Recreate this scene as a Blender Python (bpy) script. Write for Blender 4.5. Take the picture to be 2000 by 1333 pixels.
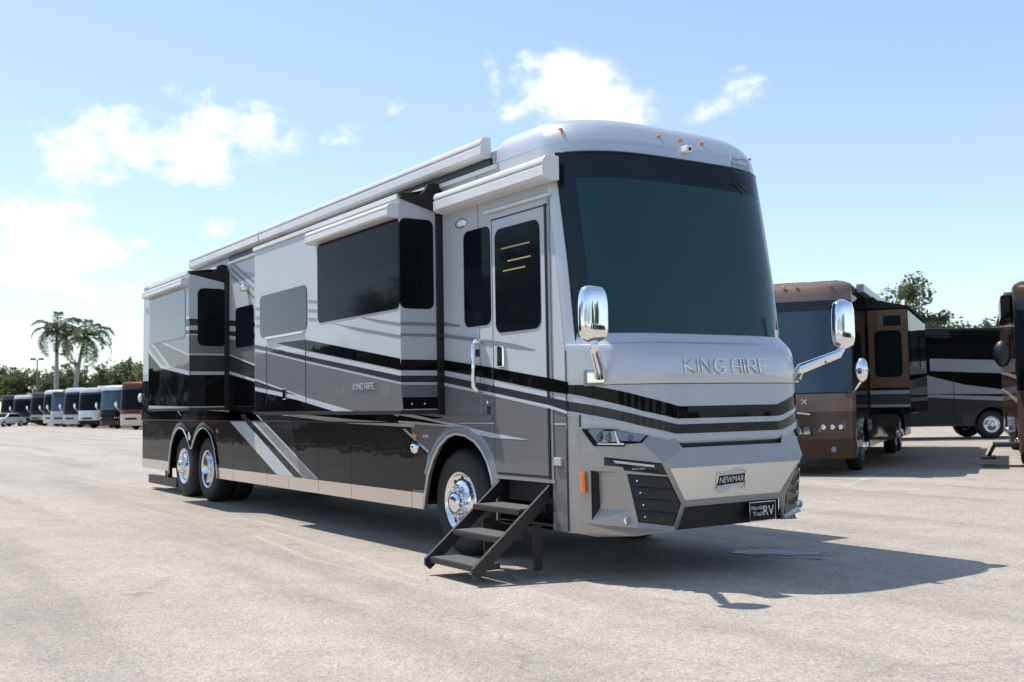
import bpy, bmesh, math, random
from mathutils import Vector, Matrix
random.seed(7)
for o in list(bpy.data.objects): bpy.data.objects.remove(o)
scn = bpy.context.scene
COL = scn.collection
R = math.radians

# ------------------------------------------------------------------ camera
CAM = Vector((7.345, -6.674, 1.501)); YAW, PITCH, ROLL, FPX = R(146.401), R(3.419), R(-0.996), 2068.8
cf = Vector((math.cos(YAW)*math.cos(PITCH), math.sin(YAW)*math.cos(PITCH), math.sin(PITCH)))
_r = cf.cross(Vector((0, 0, 1))).normalized(); _u = _r.cross(cf)
cr = math.cos(ROLL)*_r + math.sin(ROLL)*_u
cu = -math.sin(ROLL)*_r + math.cos(ROLL)*_u
cd = bpy.data.cameras.new('camera'); cam = bpy.data.objects.new('camera', cd); COL.objects.link(cam)
M = Matrix((cr, cu, -cf)).transposed().to_4x4(); M.translation = CAM; cam.matrix_world = M
cd.sensor_width = 36; cd.lens = FPX/2000*36; cd.clip_end = 6000; cd.clip_start = .05
cd.dof.use_dof = True; cd.dof.focus_distance = 10.5; cd.dof.aperture_fstop = 2.8
scn.camera = cam

# ------------------------------------------------------------------ light
SUN_EL, SUN_AZ = R(62.4), R(208.5)
w = bpy.data.worlds.new('World'); scn.world = w; w.use_nodes = True
nt = w.node_tree; N = nt.nodes; L = nt.links; N.clear()
def nd(tree, t, **k):
    n = tree.nodes.new(t)
    for a, v in k.items(): setattr(n, a, v)
    return n
sky = nd(nt, 'ShaderNodeTexSky', sky_type='NISHITA', sun_disc=False)
sky.sun_elevation = SUN_EL; sky.sun_rotation = R(90)-SUN_AZ + 2*math.pi
sky.air_density = 1.0; sky.dust_density = 0.35; sky.ozone_density = 1.0; sky.altitude = 0
bg = nd(nt, 'ShaderNodeBackground'); bg.inputs[1].default_value = 0.15
out = nd(nt, 'ShaderNodeOutputWorld')
tc = nd(nt, 'ShaderNodeTexCoord')
def vm(op, a=None, b=None):
    n = nd(nt, 'ShaderNodeVectorMath', operation=op)
    for i, v in enumerate((a, b)):
        if v is None: continue
        if hasattr(v, 'is_linked'): L.new(v, n.inputs[i])
        else: n.inputs[i].default_value = v
    return n.outputs['Value'] if op in ('DOT_PRODUCT', 'LENGTH') else n.outputs[0]
def ma(op, a, b=0., c=0.):
    n = nd(nt, 'ShaderNodeMath', operation=op)
    for i, v in enumerate((a, b, c)):
        if hasattr(v, 'is_linked'): L.new(v, n.inputs[i])
        else: n.inputs[i].default_value = v
    return n.outputs[0]
DIR = tc.outputs['Generated']
def noise(vec, scale, detail=7, rough=.6):
    n = nd(nt, 'ShaderNodeTexNoise'); n.inputs['Scale'].default_value = scale
    n.inputs['Detail'].default_value = detail; n.inputs['Roughness'].default_value = rough
    L.new(vec, n.inputs['Vector']); return n.outputs['Fac']
nbig = noise(vm('MULTIPLY', DIR, (1, 1, 1.5)), 9, 9, .62)
nfine = noise(vm('MULTIPLY', DIR, (1, 1, 1.5)), 34, 6, .6)
nmix = ma('ADD', ma('MULTIPLY', nbig, .72), ma('MULTIPLY', nfine, .28))
def ray(px, py): return (cf + cr*((px-1000)/FPX) - cu*((py-666.5)/FPX))
# cumulus scattered over the sky: centre (as seen), half width, half height, tilt, density
clouds = [(300, 285, 190, 78, 8, 1.0), (440, 235, 130, 50, -12, .8), (370, 330, 90, 40, 0, .9),
          (80, 450, 170, 60, -14, .9), (270, 475, 120, 26, -8, .6), (90, 545, 150, 30, -10, .55), (420, 440, 70, 26, 0, .6), (15, 540, 60, 20, -4, .7),
          (1080, 185, 150, 75, -10, 1.0), (1000, 215, 90, 42, 0, .85), (1180, 205, 90, 40, -5, .8),
          (700, 250, 75, 30, 12, .75), (765, 215, 35, 32, 30, .6), (1468, 165, 40, 24, 20, .34), (1392, 215, 34, 16, 20, .24), (545, 386, 34, 14, 0, .55),
          (1440, 135, 26, 12, 15, .26), (-900, 300, 420, 140, 5, 1), (-500, 120, 200, 60, 10, .9), (2500, 250, 250, 90, -5, .9), (3100, 420, 300, 70, 0, .9)]
mask = None
for (px, py, a, b, t, dn) in clouds:
    d = ray(px, py).normalized(); e1 = d.cross(Vector((0, 0, 1))).normalized(); e2 = e1.cross(d)
    ct, st = math.cos(R(t)), math.sin(R(t))
    ax1 = (e1*ct + e2*st)*(FPX/a); ax2 = (-e1*st + e2*ct)*(FPX/b)
    p = vm('DOT_PRODUCT', DIR, tuple(ax1)); q = vm('DOT_PRODUCT', DIR, tuple(ax2)); front = vm('DOT_PRODUCT', DIR, tuple(d))
    rr = ma('SQRT', ma('ADD', ma('MULTIPLY', p, p), ma('MULTIPLY', q, q)))
    m = ma('ADD', ma('SUBTRACT', 1.0, rr), ma('MULTIPLY', ma('LESS_THAN', front, 0.3), -50))
    m = ma('MULTIPLY', ma('MAXIMUM', ma('ADD', m, .18), -1), dn) if dn < 1 else ma('MAXIMUM', ma('ADD', m, .18), -1)
    mask = m if mask is None else ma('MAXIMUM', mask, m)
dens = ma('ADD', ma('MULTIPLY', mask, .55), ma('MULTIPLY', ma('SUBTRACT', nmix, .5), 3.1))
cl = nd(nt, 'ShaderNodeMapRange', interpolation_type='SMOOTHSTEP'); L.new(dens, cl.inputs['Value'])
cl.inputs['From Min'].default_value = .0; cl.inputs['From Max'].default_value = .56
mk2 = nd(nt, 'ShaderNodeMapRange', interpolation_type='SMOOTHSTEP'); L.new(mask, mk2.inputs['Value'])
mk2.inputs['From Min'].default_value = -.22; mk2.inputs['From Max'].default_value = .25
cfac = ma('MULTIPLY', ma('MULTIPLY', cl.outputs[0], mk2.outputs[0]), .97)
mx = nd(nt, 'ShaderNodeMix', data_type='RGBA'); L.new(cfac, mx.inputs['Factor'])
skyg = nd(nt, 'ShaderNodeMix', data_type='RGBA', blend_type='MULTIPLY'); skyg.inputs['Factor'].default_value = 1
gm = nd(nt, 'ShaderNodeGamma'); gm.inputs[1].default_value = .75; L.new(sky.outputs[0], gm.inputs[0])
L.new(gm.outputs[0], skyg.inputs['A']); skyg.inputs['B'].default_value = (1.20, 1.26, 1.36, 1)
L.new(skyg.outputs['Result'], mx.inputs['A']); mx.inputs['B'].default_value = (5.5, 5.55, 5.65, 1)
L.new(mx.outputs['Result'], bg.inputs[0]); L.new(bg.outputs[0], out.inputs[0])
sd = bpy.data.lights.new('sun', 'SUN'); sd.energy = 3.6; sd.angle = R(.53); sd.color = (1, .955, .89)
so = bpy.data.objects.new('sun', sd); COL.objects.link(so)
tos = Vector((math.cos(SUN_EL)*math.cos(SUN_AZ), math.cos(SUN_EL)*math.sin(SUN_AZ), math.sin(SUN_EL)))
so.rotation_euler = tos.to_track_quat('Z', 'Y').to_euler(); so.location = (0, 0, 40)
vs = scn.view_settings; vs.view_transform = 'Standard'; vs.look = 'None'; vs.gamma = 1; vs.exposure = 0.60; vs.use_curve_mapping = False
scn.render.engine = 'CYCLES'

# ------------------------------------------------------------------ materials
MATS = {}
def mat(name, col, rough=.5, metal=0., coat=0., bump=None, var=None, spec=.5, coat_rough=.03, wav=0.):
    """bump=(scale,strength,dist)  var=(scale,amount) tonal variation"""
    m = bpy.data.materials.new(name); m.use_nodes = True; t = m.node_tree; b = t.nodes['Principled BSDF']
    b.inputs['Base Color'].default_value = (*col, 1); b.inputs['Roughness'].default_value = rough
    b.inputs['Metallic'].default_value = metal; b.inputs['Coat Weight'].default_value = coat
    b.inputs['Coat Roughness'].default_value = coat_rough; b.inputs['Coat IOR'].default_value = 1.36; b.inputs['Specular IOR Level'].default_value = spec
    c = nd(t, 'ShaderNodeTexCoord')
    if var:
        n = nd(t, 'ShaderNodeTexNoise'); n.inputs['Scale'].default_value = var[0]; n.inputs['Detail'].default_value = 6
        t.links.new(c.outputs['Object'], n.inputs['Vector'])
        mr = nd(t, 'ShaderNodeMapRange'); t.links.new(n.outputs['Fac'], mr.inputs['Value'])
        mr.inputs['From Min'].default_value = .3; mr.inputs['From Max'].default_value = .7
        mr.inputs['To Min'].default_value = 1-var[1]; mr.inputs['To Max'].default_value = 1+var[1]
        x = nd(t, 'ShaderNodeVectorMath', operation='SCALE'); x.inputs[0].default_value = col
        t.links.new(mr.outputs[0], x.inputs['Scale']); t.links.new(x.outputs[0], b.inputs['Base Color'])
    if bump:
        n = nd(t, 'ShaderNodeTexNoise'); n.inputs['Scale'].default_value = bump[0]; n.inputs['Detail'].default_value = 5
        t.links.new(c.outputs['Object'], n.inputs['Vector'])
        bp = nd(t, 'ShaderNodeBump'); bp.inputs['Strength'].default_value = bump[1]; bp.inputs['Distance'].default_value = bump[2]
        t.links.new(n.outputs['Fac'], bp.inputs['Height']); t.links.new(bp.outputs[0], b.inputs['Normal'])
    if wav:
        n = nd(t, 'ShaderNodeTexNoise'); n.inputs['Scale'].default_value = 1.7; n.inputs['Detail'].default_value = 2
        mp = nd(t, 'ShaderNodeMapping'); mp.inputs['Scale'].default_value = (1, 1, 1.3)
        t.links.new(c.outputs['Object'], mp.inputs[0]); t.links.new(mp.outputs[0], n.inputs['Vector'])
        bp = nd(t, 'ShaderNodeBump'); bp.inputs['Strength'].default_value = wav; bp.inputs['Distance'].default_value = .05
        t.links.new(n.outputs['Fac'], bp.inputs['Height']); t.links.new(bp.outputs[0], b.inputs['Coat Normal'])
    MATS[name] = m; return m
def paint(name, col, metal=0., rough=.38, wav=.05, coat=.55): return mat(name, col, rough, metal, coat, None, (3., .02), wav=wav, spec=.0)
P_WHITE = paint('pearl_white_paint', (.465, .497, .52), .0)
P_SILVER = paint('silver_paint', (.56, .585, .60), .5, .33)
P_PEWTER = paint('pewter_paint', (.37, .36, .34), .45, .36)
P_GREY = paint('mid_grey_paint', (.185, .185, .19), .3, .4)
P_STRIPE = paint('stripe_grey_paint', (.27, .28, .295), .3, .4)
P_CHAR = paint('charcoal_paint', (.045, .045, .048), .2, .35)
P_CHAR2 = paint('dark_charcoal_paint', (.026, .0255, .026), .1, .35, .07)
P_BLACK = paint('black_paint', (.005, .005, .006), 0, .3, .07)
P_GROUNDLIT = paint('ground_lit_cream_paint', (.86, .765, .63), .05, .35)  # cream tone carries the warm light bounced up from the ground
STEEL = mat('polished_steel', (.66, .63, .60), .16, 1., bump=(2.5, .12, .02))
CHROME = mat('chrome', (.86, .87, .88), .05, 1.)
ALU = mat('polished_aluminium_wheel', (.80, .81, .83), .12, 1.)
RUBBER = mat('tyre_rubber', (.018, .018, .019), .72, bump=(60, .3, .004), var=(6, .25))
TRIM = mat('black_trim', (.010, .010, .011), .42)
MATTE = mat('matte_black', (.008, .008, .009), .6, var=(4, .3))
AWN = mat('white_awning_metal', (.66, .66, .65), .34, 0., .3, var=(2, .04))
AWN_FAB = mat('black_fabric', (.012, .012, .012), .85, bump=(90, .4, .003))
GLASS = mat('dark_tinted_glass', (.006, .008, .011), .05, spec=.055, bump=(1.2, .035, .02))
GLASS_G = mat('reflective_grey_glass', (.022, .027, .034), .05, spec=.35, bump=(1.2, .03, .02))
AMBER = mat('amber_lens', (.72, .2, .02), .2, 0, .8)
REDL = mat('red_lens', (.45, .03, .02), .2, 0, .8)
BRASS = mat('brass_slat', (.55, .36, .15), .35, .5)
GRIT = mat('grit_tread', (.10, .10, .098), .8, bump=(160, .9, .004), var=(180, .8))
STEPM = mat('black_powder_coat', (.014, .014, .015), .4, bump=(80, .2, .002))
WHITE = mat('white_print', (.78, .78, .78), .5)
LENS = mat('clear_lamp_lens', (.22, .25, .30), .1, .3, 1.)
LAMPD = mat('lamp_bowl_dark', (.12, .13, .15), .2, .6, 1.)
FRIT = mat('windscreen_frit', (.006, .007, .014), .25)
def mat_shade():
    m = mat('windscreen_blind', (.045, .095, .125), .8); t = m.node_tree; b = t.nodes['Principled BSDF']
    c = nd(t, 'ShaderNodeTexCoord'); wv = nd(t, 'ShaderNodeTexWave', wave_type='BANDS', bands_direction='Z'); wv.inputs['Scale'].default_value = 11; wv.inputs['Distortion'].default_value = .3
    t.links.new(c.outputs['Object'], wv.inputs[0]); r = nd(t, 'ShaderNodeValToRGB')
    r.color_ramp.elements[0].color = (.056, .135, .178, 1); r.color_ramp.elements[1].color = (.066, .150, .196, 1)
    t.links.new(wv.outputs['Fac'], r.inputs[0]); t.links.new(r.outputs[0], b.inputs['Base Color']); return m
SHADE = mat_shade()
def mat_pane(name, tint):
    m = bpy.data.materials.new(name); m.use_nodes = True; t = m.node_tree; t.nodes.clear()
    o = nd(t, 'ShaderNodeOutputMaterial'); tr = nd(t, 'ShaderNodeBsdfTransparent'); tr.inputs[0].default_value = (*tint, 1)
    g = nd(t, 'ShaderNodeBsdfGlossy'); g.inputs['Roughness'].default_value = .03; fr = nd(t, 'ShaderNodeFresnel'); fr.inputs[0].default_value = 1.36
    mxn = nd(t, 'ShaderNodeMixShader'); t.links.new(fr.outputs[0], mxn.inputs[0]); t.links.new(tr.outputs[0], mxn.inputs[1]); t.links.new(g.outputs[0], mxn.inputs[2])
    t.links.new(mxn.outputs[0], o.inputs[0]); MATS[name] = m; return m
PANE = mat_pane('windscreen_glass', (.62, .76, .74))

PALE, DARK = (.56, .50, .43), (.16, .145, .13)
STREAKS = []
for (a, b, hw_, tone, st_) in (((500, 1047), (600, 1090), .05, PALE, .8), ((600, 1090), (815, 1143), .045, PALE, .7), ((520, 1035), (690, 1085), .05, PALE, .7), ((690, 1085), (825, 1132), .04, PALE, .7),
        ((265, 990), (360, 1016), .05, PALE, .6), ((500, 1018), (560, 1032), .05, PALE, .6), ((520, 1012), (600, 1028), .05, PALE, .5), ((240, 968), (330, 985), .06, PALE, .5),
        ((1040, 1155), (1180, 1195), .03, PALE, .6), ((1650, 950), (1770, 905), .07, (.55, .54, .52), .55),
        ((1165, 1134), (1200, 1132), .08, DARK, .75), ((1290, 1170), (1340, 1180), .07, DARK, .4), ((1690, 1099), (1720, 1103), .05, DARK, .6), ((1640, 1112), (1670, 1113), .05, DARK, .5), ((1730, 1120), (1740, 1118), .05, DARK, .6), ((985, 1125), (1010, 1135), .07, DARK, .6), ((1370, 1222), (1400, 1228), .06, DARK, .35), ((230, 1045), (235, 1046), .05, DARK, .35), ((520, 1236), (535, 1235), .03, DARK, .45), ((570, 1175), (590, 1177), .03, DARK, .35)):
    d1, d2 = (cf+cr*((a[0]-1000)/FPX)-cu*((a[1]-666.5)/FPX)), (cf+cr*((b[0]-1000)/FPX)-cu*((b[1]-666.5)/FPX))
    p1, p2 = CAM+d1*(-CAM.z/d1.z), CAM+d2*(-CAM.z/d2.z); STREAKS.append((p1.x, p1.y, p2.x, p2.y, hw_*(1.6 if tone == PALE else 1), tone, st_*(.55 if tone == PALE else 1)))
def mat_ground():
    m = bpy.data.materials.new('weathered_pale_asphalt'); m.use_nodes = True; t = m.node_tree; b = t.nodes['Principled BSDF']
    c = nd(t, 'ShaderNodeTexCoord'); V = c.outputs['Object']
    def nz(s, d=6, r=.6, vec=V):
        n = nd(t, 'ShaderNodeTexNoise'); n.inputs['Scale'].default_value = s; n.inputs['Detail'].default_value = d; n.inputs['Roughness'].default_value = r
        t.links.new(vec, n.inputs['Vector']); return n.outputs['Fac']
    def ramp(f, stops):
        r = nd(t, 'ShaderNodeValToRGB'); e = r.color_ramp.elements
        while len(e) < len(stops): e.new(.5)
        for x, (p, cc) in zip(e, stops): x.position = p; x.color = (*cc, 1) if len(cc) == 3 else cc
        t.links.new(f, r.inputs[0]); return r.outputs[0]
    def mix(a, bb, f, mode='MIX', fac=None):
        x = nd(t, 'ShaderNodeMix', data_type='RGBA', blend_type=mode)
        for s, v in (('A', a), ('B', bb)):
            if hasattr(v, 'is_linked'): t.links.new(v, x.inputs[s])
            else: x.inputs[s].default_value = (*v, 1)
        if hasattr(f, 'is_linked'): t.links.new(f, x.inputs['Factor'])
        else: x.inputs['Factor'].default_value = f
        return x.outputs['Result']
    base = ramp(nz(.22, 5, .55), [(.3, (.360, .319, .274)), (.7, (.430, .383, .333))])
    # aggregate stones
    vo = nd(t, 'ShaderNodeTexVoronoi'); vo.inputs['Scale'].default_value = 105; t.links.new(V, vo.inputs['Vector'])
    sep = nd(t, 'ShaderNodeSeparateColor'); t.links.new(vo.outputs['Color'], sep.inputs[0])
    agg = ramp(sep.outputs[0], [(0., (.66, .65, .64)), (.45, (.98, .97, .96)), (.8, (1.1, 1.09, 1.07)), (1., (1.42, 1.38, 1.32))])
    col = mix(base, agg, .85, 'MULTIPLY')
    v2 = nd(t, 'ShaderNodeTexVoronoi'); v2.inputs['Scale'].default_value = 44; t.links.new(V, v2.inputs['Vector'])
    s2 = nd(t, 'ShaderNodeSeparateColor'); t.links.new(v2.outputs['Color'], s2.inputs[0])
    col = mix(col, ramp(s2.outputs[1], [(0., (.80, .79, .78)), (.5, (1, 1, 1)), (1., (1.14, 1.13, 1.11))]), .7, 'MULTIPLY')
    col = mix(col, ramp(nz(2.2, 6, .7), [(.35, (.90, .90, .90)), (.65, (1.06, 1.06, 1.05))]), 1., 'MULTIPLY')
    # faint tyre tracks running along the aisle
    mp = nd(t, 'ShaderNodeMapping'); mp.inputs['Scale'].default_value = (.05, .9, 1); mp.inputs['Rotation'].default_value = (0, 0, R(8)); t.links.new(V, mp.inputs[0])
    col = mix(col, ramp(nz(1.1, 4, .6, mp.outputs[0]), [(.36, (.80, .80, .80)), (.5, (1, 1, 1)), (.68, (1.09, 1.08, 1.07))]), .85, 'MULTIPLY')
    # small dark oil spots
    v3 = nd(t, 'ShaderNodeTexVoronoi'); v3.inputs['Scale'].default_value = .55; t.links.new(V, v3.inputs['Vector'])
    ad = nd(t, 'ShaderNodeMath', operation='MULTIPLY_ADD'); t.links.new(nz(9, 4), ad.inputs[0]); ad.inputs[1].default_value = .14; t.links.new(v3.outputs['Distance'], ad.inputs[2])
    col = mix(col, ramp(ad.outputs[0], [(.105, (.62, .60, .58)), (.15, (1, 1, 1))]), .8, 'MULTIPLY')
    # hairline cracks
    v4 = nd(t, 'ShaderNodeTexVoronoi', feature='DISTANCE_TO_EDGE'); v4.inputs['Scale'].default_value = .16
    dv = nd(t, 'ShaderNodeVectorMath', operation='MULTIPLY_ADD'); nn = nd(t, 'ShaderNodeTexNoise'); nn.inputs['Scale'].default_value = 1.2; nn.inputs['Detail'].default_value = 6; t.links.new(V, nn.inputs['Vector'])
    t.links.new(nn.outputs['Color'], dv.inputs[0]); dv.inputs[1].default_value = (1.3, 1.3, 0); t.links.new(V, dv.inputs[2]); t.links.new(dv.outputs[0], v4.inputs['Vector'])
    col = mix(col, ramp(v4.outputs['Distance'], [(.0, (.70, .69, .68)), (.0026, (1, 1, 1))]), .6, 'MULTIPLY')
    # scuffs and drips: soft streaks between two points on the ground (x, y, x, y, half width, tone)
    nzw = nz(14, 5, .7); sp = nd(t, 'ShaderNodeSeparateXYZ'); t.links.new(V, sp.inputs[0])
    def mth(op, a_, b_=0.):
        n = nd(t, 'ShaderNodeMath', operation=op)
        for i_, v_ in enumerate((a_, b_)):
            if hasattr(v_, 'is_linked'): t.links.new(v_, n.inputs[i_])
            else: n.inputs[i_].default_value = v_
        return n.outputs[0]
    for (x1, y1, x2, y2, hw_, tone, st_) in STREAKS:
        dx, dy = x2-x1, y2-y1; L2 = dx*dx+dy*dy
        ux = mth('SUBTRACT', sp.outputs[0], x1); uy = mth('SUBTRACT', sp.outputs[1], y1)
        tt = mth('MINIMUM', mth('MAXIMUM', mth('ADD', mth('MULTIPLY', ux, dx/L2), mth('MULTIPLY', uy, dy/L2)), 0.), 1.)
        ex = mth('SUBTRACT', ux, mth('MULTIPLY', tt, dx)); ey = mth('SUBTRACT', uy, mth('MULTIPLY', tt, dy))
        ds = mth('DIVIDE', mth('SQRT', mth('ADD', mth('MULTIPLY', ex, ex), mth('MULTIPLY', ey, ey))), hw_)
        mr = nd(t, 'ShaderNodeMapRange', interpolation_type='SMOOTHSTEP'); t.links.new(mth('ADD', ds, mth('MULTIPLY', nzw, 2.2)), mr.inputs['Value'])
        mr.inputs['From Min'].default_value = .85; mr.inputs['From Max'].default_value = 2.0; mr.inputs['To Min'].default_value = st_; mr.inputs['To Max'].default_value = 0
        col = mix(col, tone, mr.outputs[0])
    t.links.new(col, b.inputs['Base Color']); b.inputs['Roughness'].default_value = .85; b.inputs['Specular IOR Level'].default_value = .3
    bp = nd(t, 'ShaderNodeBump'); bp.inputs['Strength'].default_value = .55; bp.inputs['Distance'].default_value = .008
    t.links.new(vo.outputs['Distance'], bp.inputs['Height']); t.links.new(bp.outputs[0], b.inputs['Normal'])
    return m
GROUND = mat_ground()

# ------------------------------------------------------------------ helpers
def tag(o, label=None, cat=None, group=None, kind=None):
    for k, v in (('label', label), ('category', cat), ('group', group), ('kind', kind)):
        if v: o[k] = v
    return o
def empty(name, loc=(0, 0, 0), rz=0):
    o = bpy.data.objects.new(name, None); COL.objects.link(o); o.location = loc; o.rotation_euler = (0, 0, rz); o.empty_display_size = .3; return o
def link(name, me, m, parent=None, smooth=False):
    if m is not None: me.materials.append(m)
    if smooth:
        for p in me.polygons: p.use_smooth = True
    o = bpy.data.objects.new(name, me); COL.objects.link(o); o.parent = parent; return o
class MB:
    def __init__(s): s.v = []; s.f = []; s.sm = []
    def add(s, vs, fs, smooth=False):
        k = len(s.v); s.v += [tuple(v) for v in vs]
        for f in fs: s.f.append(tuple(k+i for i in f)); s.sm.append(smooth)
        return s
    def box(s, lo, hi):
        (a, b, c), (d, e, f) = lo, hi
        return s.add([(a, b, c), (d, b, c), (d, e, c), (a, e, c), (a, b, f), (d, b, f), (d, e, f), (a, e, f)],
                     [(0, 3, 2, 1), (4, 5, 6, 7), (0, 1, 5, 4), (1, 2, 6, 5), (2, 3, 7, 6), (3, 0, 4, 7)])
    def prism(s, pts, off):
        """polygon pts, extruded by vector off (pts is the visible side)"""
        n = len(pts); off = Vector(off); P = [Vector(p) for p in pts]
        nrm = Vector((0, 0, 0))
        for i in range(n): nrm += P[i].cross(P[(i+1) % n])
        if nrm.dot(off) > 0: P = P[::-1]
        return s.add(P+[p+off for p in P], [tuple(range(n)), tuple(range(2*n-1, n-1, -1))]+[(i, n+i, n+(i+1) % n, (i+1) % n) for i in range(n)])
    def tube(s, pts, rad, n=8, cap=True, flat=None):
        pts = [Vector(p) for p in pts]; rings = []; rads = rad if isinstance(rad, (list, tuple)) else [rad]*len(pts)
        up = None
        for i, p in enumerate(pts):
            d = (pts[min(i+1, len(pts)-1)]-pts[max(i-1, 0)]).normalized()
            if up is None: up = d.orthogonal().normalized()
            a = (up-d*up.dot(d)).normalized(); b = d.cross(a); up = a
            rings.append([p+(a*math.cos(2*math.pi*j/n)+b*math.sin(2*math.pi*j/n))*rads[i] for j in range(n)])
        k = [v for r_ in rings for v in r_]
        fs = [(i*n+j, i*n+(j+1) % n, (i+1)*n+(j+1) % n, (i+1)*n+j) for i in range(len(pts)-1) for j in range(n)]
        if cap: fs += [tuple(range(n-1, -1, -1)), tuple(range((len(pts)-1)*n, len(pts)*n))]
        return s.add(k, fs, True)
    def lathe_y(s, prof, n=32, c=(0, 0, 0), smooth=True):
        k = [(c[0]+r_*math.cos(2*math.pi*j/n), c[1]+y, c[2]+r_*math.sin(2*math.pi*j/n)) for r_, y in prof for j in range(n)]
        fs = [(i*n+j, i*n+(j+1) % n, (i+1)*n+(j+1) % n, (i+1)*n+j) for i in range(len(prof)-1) for j in range(n)]
        return s.add(k, fs, smooth)
    def ball(s, c, r_, n=10, sc=(1, 1, 1)):
        k = []; m = n//2
        for i in range(m+1):
            for j in range(n):
                t, p = math.pi*i/m, 2*math.pi*j/n
                k.append((c[0]+r_*sc[0]*math.sin(t)*math.cos(p), c[1]+r_*sc[1]*math.sin(t)*math.sin(p), c[2]+r_*sc[2]*math.cos(t)))
        return s.add(k, [(i*n+j, (i+1)*n+j, (i+1)*n+(j+1) % n, i*n+(j+1) % n) for i in range(m) for j in range(n)], True)
    def build(s, name, m, parent=None, bevel=0, fix=False):
        me = bpy.data.meshes.new(name); me.from_pydata(s.v, [], s.f)
        me.polygons.foreach_set('use_smooth', s.sm)
        if fix or bevel:
            bm = bmesh.new(); bm.from_mesh(me)
            if fix: bmesh.ops.remove_doubles(bm, verts=bm.verts, dist=1e-5); bmesh.ops.recalc_face_normals(bm, faces=bm.faces)
            if bevel:
                es = [e for e in bm.edges if len(e.link_faces) == 2 and e.calc_face_angle(0) > .5]
                bmesh.ops.bevel(bm, geom=es, offset=bevel, segments=2, profile=.5, affect='EDGES', clamp_overlap=True)
            bm.to_mesh(me); bm.free()
        me.update(); return link(name, me, m, parent)
def copy_tree(o, parent=None):
    c = o.copy(); COL.objects.link(c); c.parent = parent
    for ch in list(o.children): copy_tree(ch, c)
    return c
def interp(tab, x):
    if x <= tab[0][0]: return tab[0][1]
    for (a, b), (c, d) in zip(tab, tab[1:]):
        if x <= c: return b+(d-b)*(x-a)/(c-a)
    return tab[-1][1]
def plane_hit(px, py, ax, v):
    d = ray(px, py); return CAM + d*((v-CAM[ax])/d[ax])
def S(px, py, y=-1.285): return plane_hit(px, py, 1, y)
def G(px, py, z=0): return plane_hit(px, py, 2, z)
def at_depth(px, depth, z=0):
    """ground point in the direction of pixel column px at a given depth along the view axis"""
    d = ray(px, 785); d = Vector((d.x, d.y, 0)); fh = Vector((cf.x, cf.y, 0))
    p = CAM + d*(depth/(d.dot(fh))); return Vector((p.x, p.y, z))

# ------------------------------------------------------------------ ground
g = MB().add([(-1500, -1500, 0), (1500, -1500, 0), (1500, 1500, 0), (-1500, 1500, 0)], [(0, 1, 2, 3)]).build('ground', GROUND)
tag(g, kind='structure')

# ================================================================== THE MOTORHOME
HW = 1.285
RV = empty('motorhome'); tag(RV, 'large silver, white and black luxury motorhome with open entry steps in the foreground', 'motorhome')
XC = [(.38, .60), (.55, .66), (.8, .695), (1.25, .72), (1.65, .70), (1.8, .69), (1.93, .66), (2.015, .60), (2.02, .50), (2.6, .435), (3.2, .345), (3.7, .25), (3.81, .222), (3.9, .18)]
X0 = [(2.0, .05), (2.7, -.04), (3.75, -.22)]
PW = [(1.0, 5.2), (2.0, 5.0), (2.02, 4.0), (3.8, 4.0)]
def fx(y, z):
    x0, xc, p = interp(X0, z), interp(XC, z), interp(PW, z)
    t = max(0, 1-(abs(y)/HW)**p)
    return x0+(xc-x0)*t**.8
def front(px, py, off=0.):
    d = ray(px, py); fn = lambda P: (P.x < fx(P.y, P.z)+off) and abs(P.y) < HW
    t, prev = 4.5, 4.5
    while t < 16:
        if fn(CAM+d*t): break
        prev = t; t += .01
    lo, hi = prev, t
    for _ in range(18):
        m = (lo+hi)/2
        if fn(CAM+d*m): hi = m
        else: lo = m
    return CAM+d*hi
def c2(cx, cy): return 1050+cx/2.898, 600+cy/2.898
def FV(cx, cy, off=0.): return front(*c2(cx, cy), off)
def mir(v): return Vector((v[0], -v[1], v[2]))
NU = 46
def u2y(u): return HW*math.copysign(1-(1-abs(u))**2.2, u)
XB = [(2.0, .044), (2.7, -.046), (3.78, -.236)]
def ring(z, inset=0., drop=0., xback=None, off=0.):
    xback = interp(XB, z) if xback is None else xback
    pts = [(xback, -(HW-inset), z)]
    for i in range(-NU, NU+1):
        y = u2y(i/NU); x = fx(y, min(z, 3.9))+off
        pts.append((x-drop, y*(HW-inset)/HW, z))
    pts.append((xback, HW-inset, z)); return pts
def loft(rows, name, m, parent, smooth=True, close_top=False):
    n = len(rows[0]); mb = MB()
    vs = [v for r_ in rows for v in r_]
    fs = [(i*n+j, i*n+j+1, (i+1)*n+j+1, (i+1)*n+j) for i in range(len(rows)-1) for j in range(n-1)]
    mb.add(vs, fs, smooth)
    if close_top: mb.add(rows[-1], [tuple(range(n))])
    return mb.build(name, m, parent)
# stripe lower edge on the nose = top edge of the bumper moulding
T = [FV(160, 612), FV(222, 622), FV(330, 636), FV(450, 660), FV(600, 695), FV(778, 742)]
TZ = [(abs(p.y), p.z) for p in T][::-1]
def zl(y): return interp(TZ, abs(y))
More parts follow.
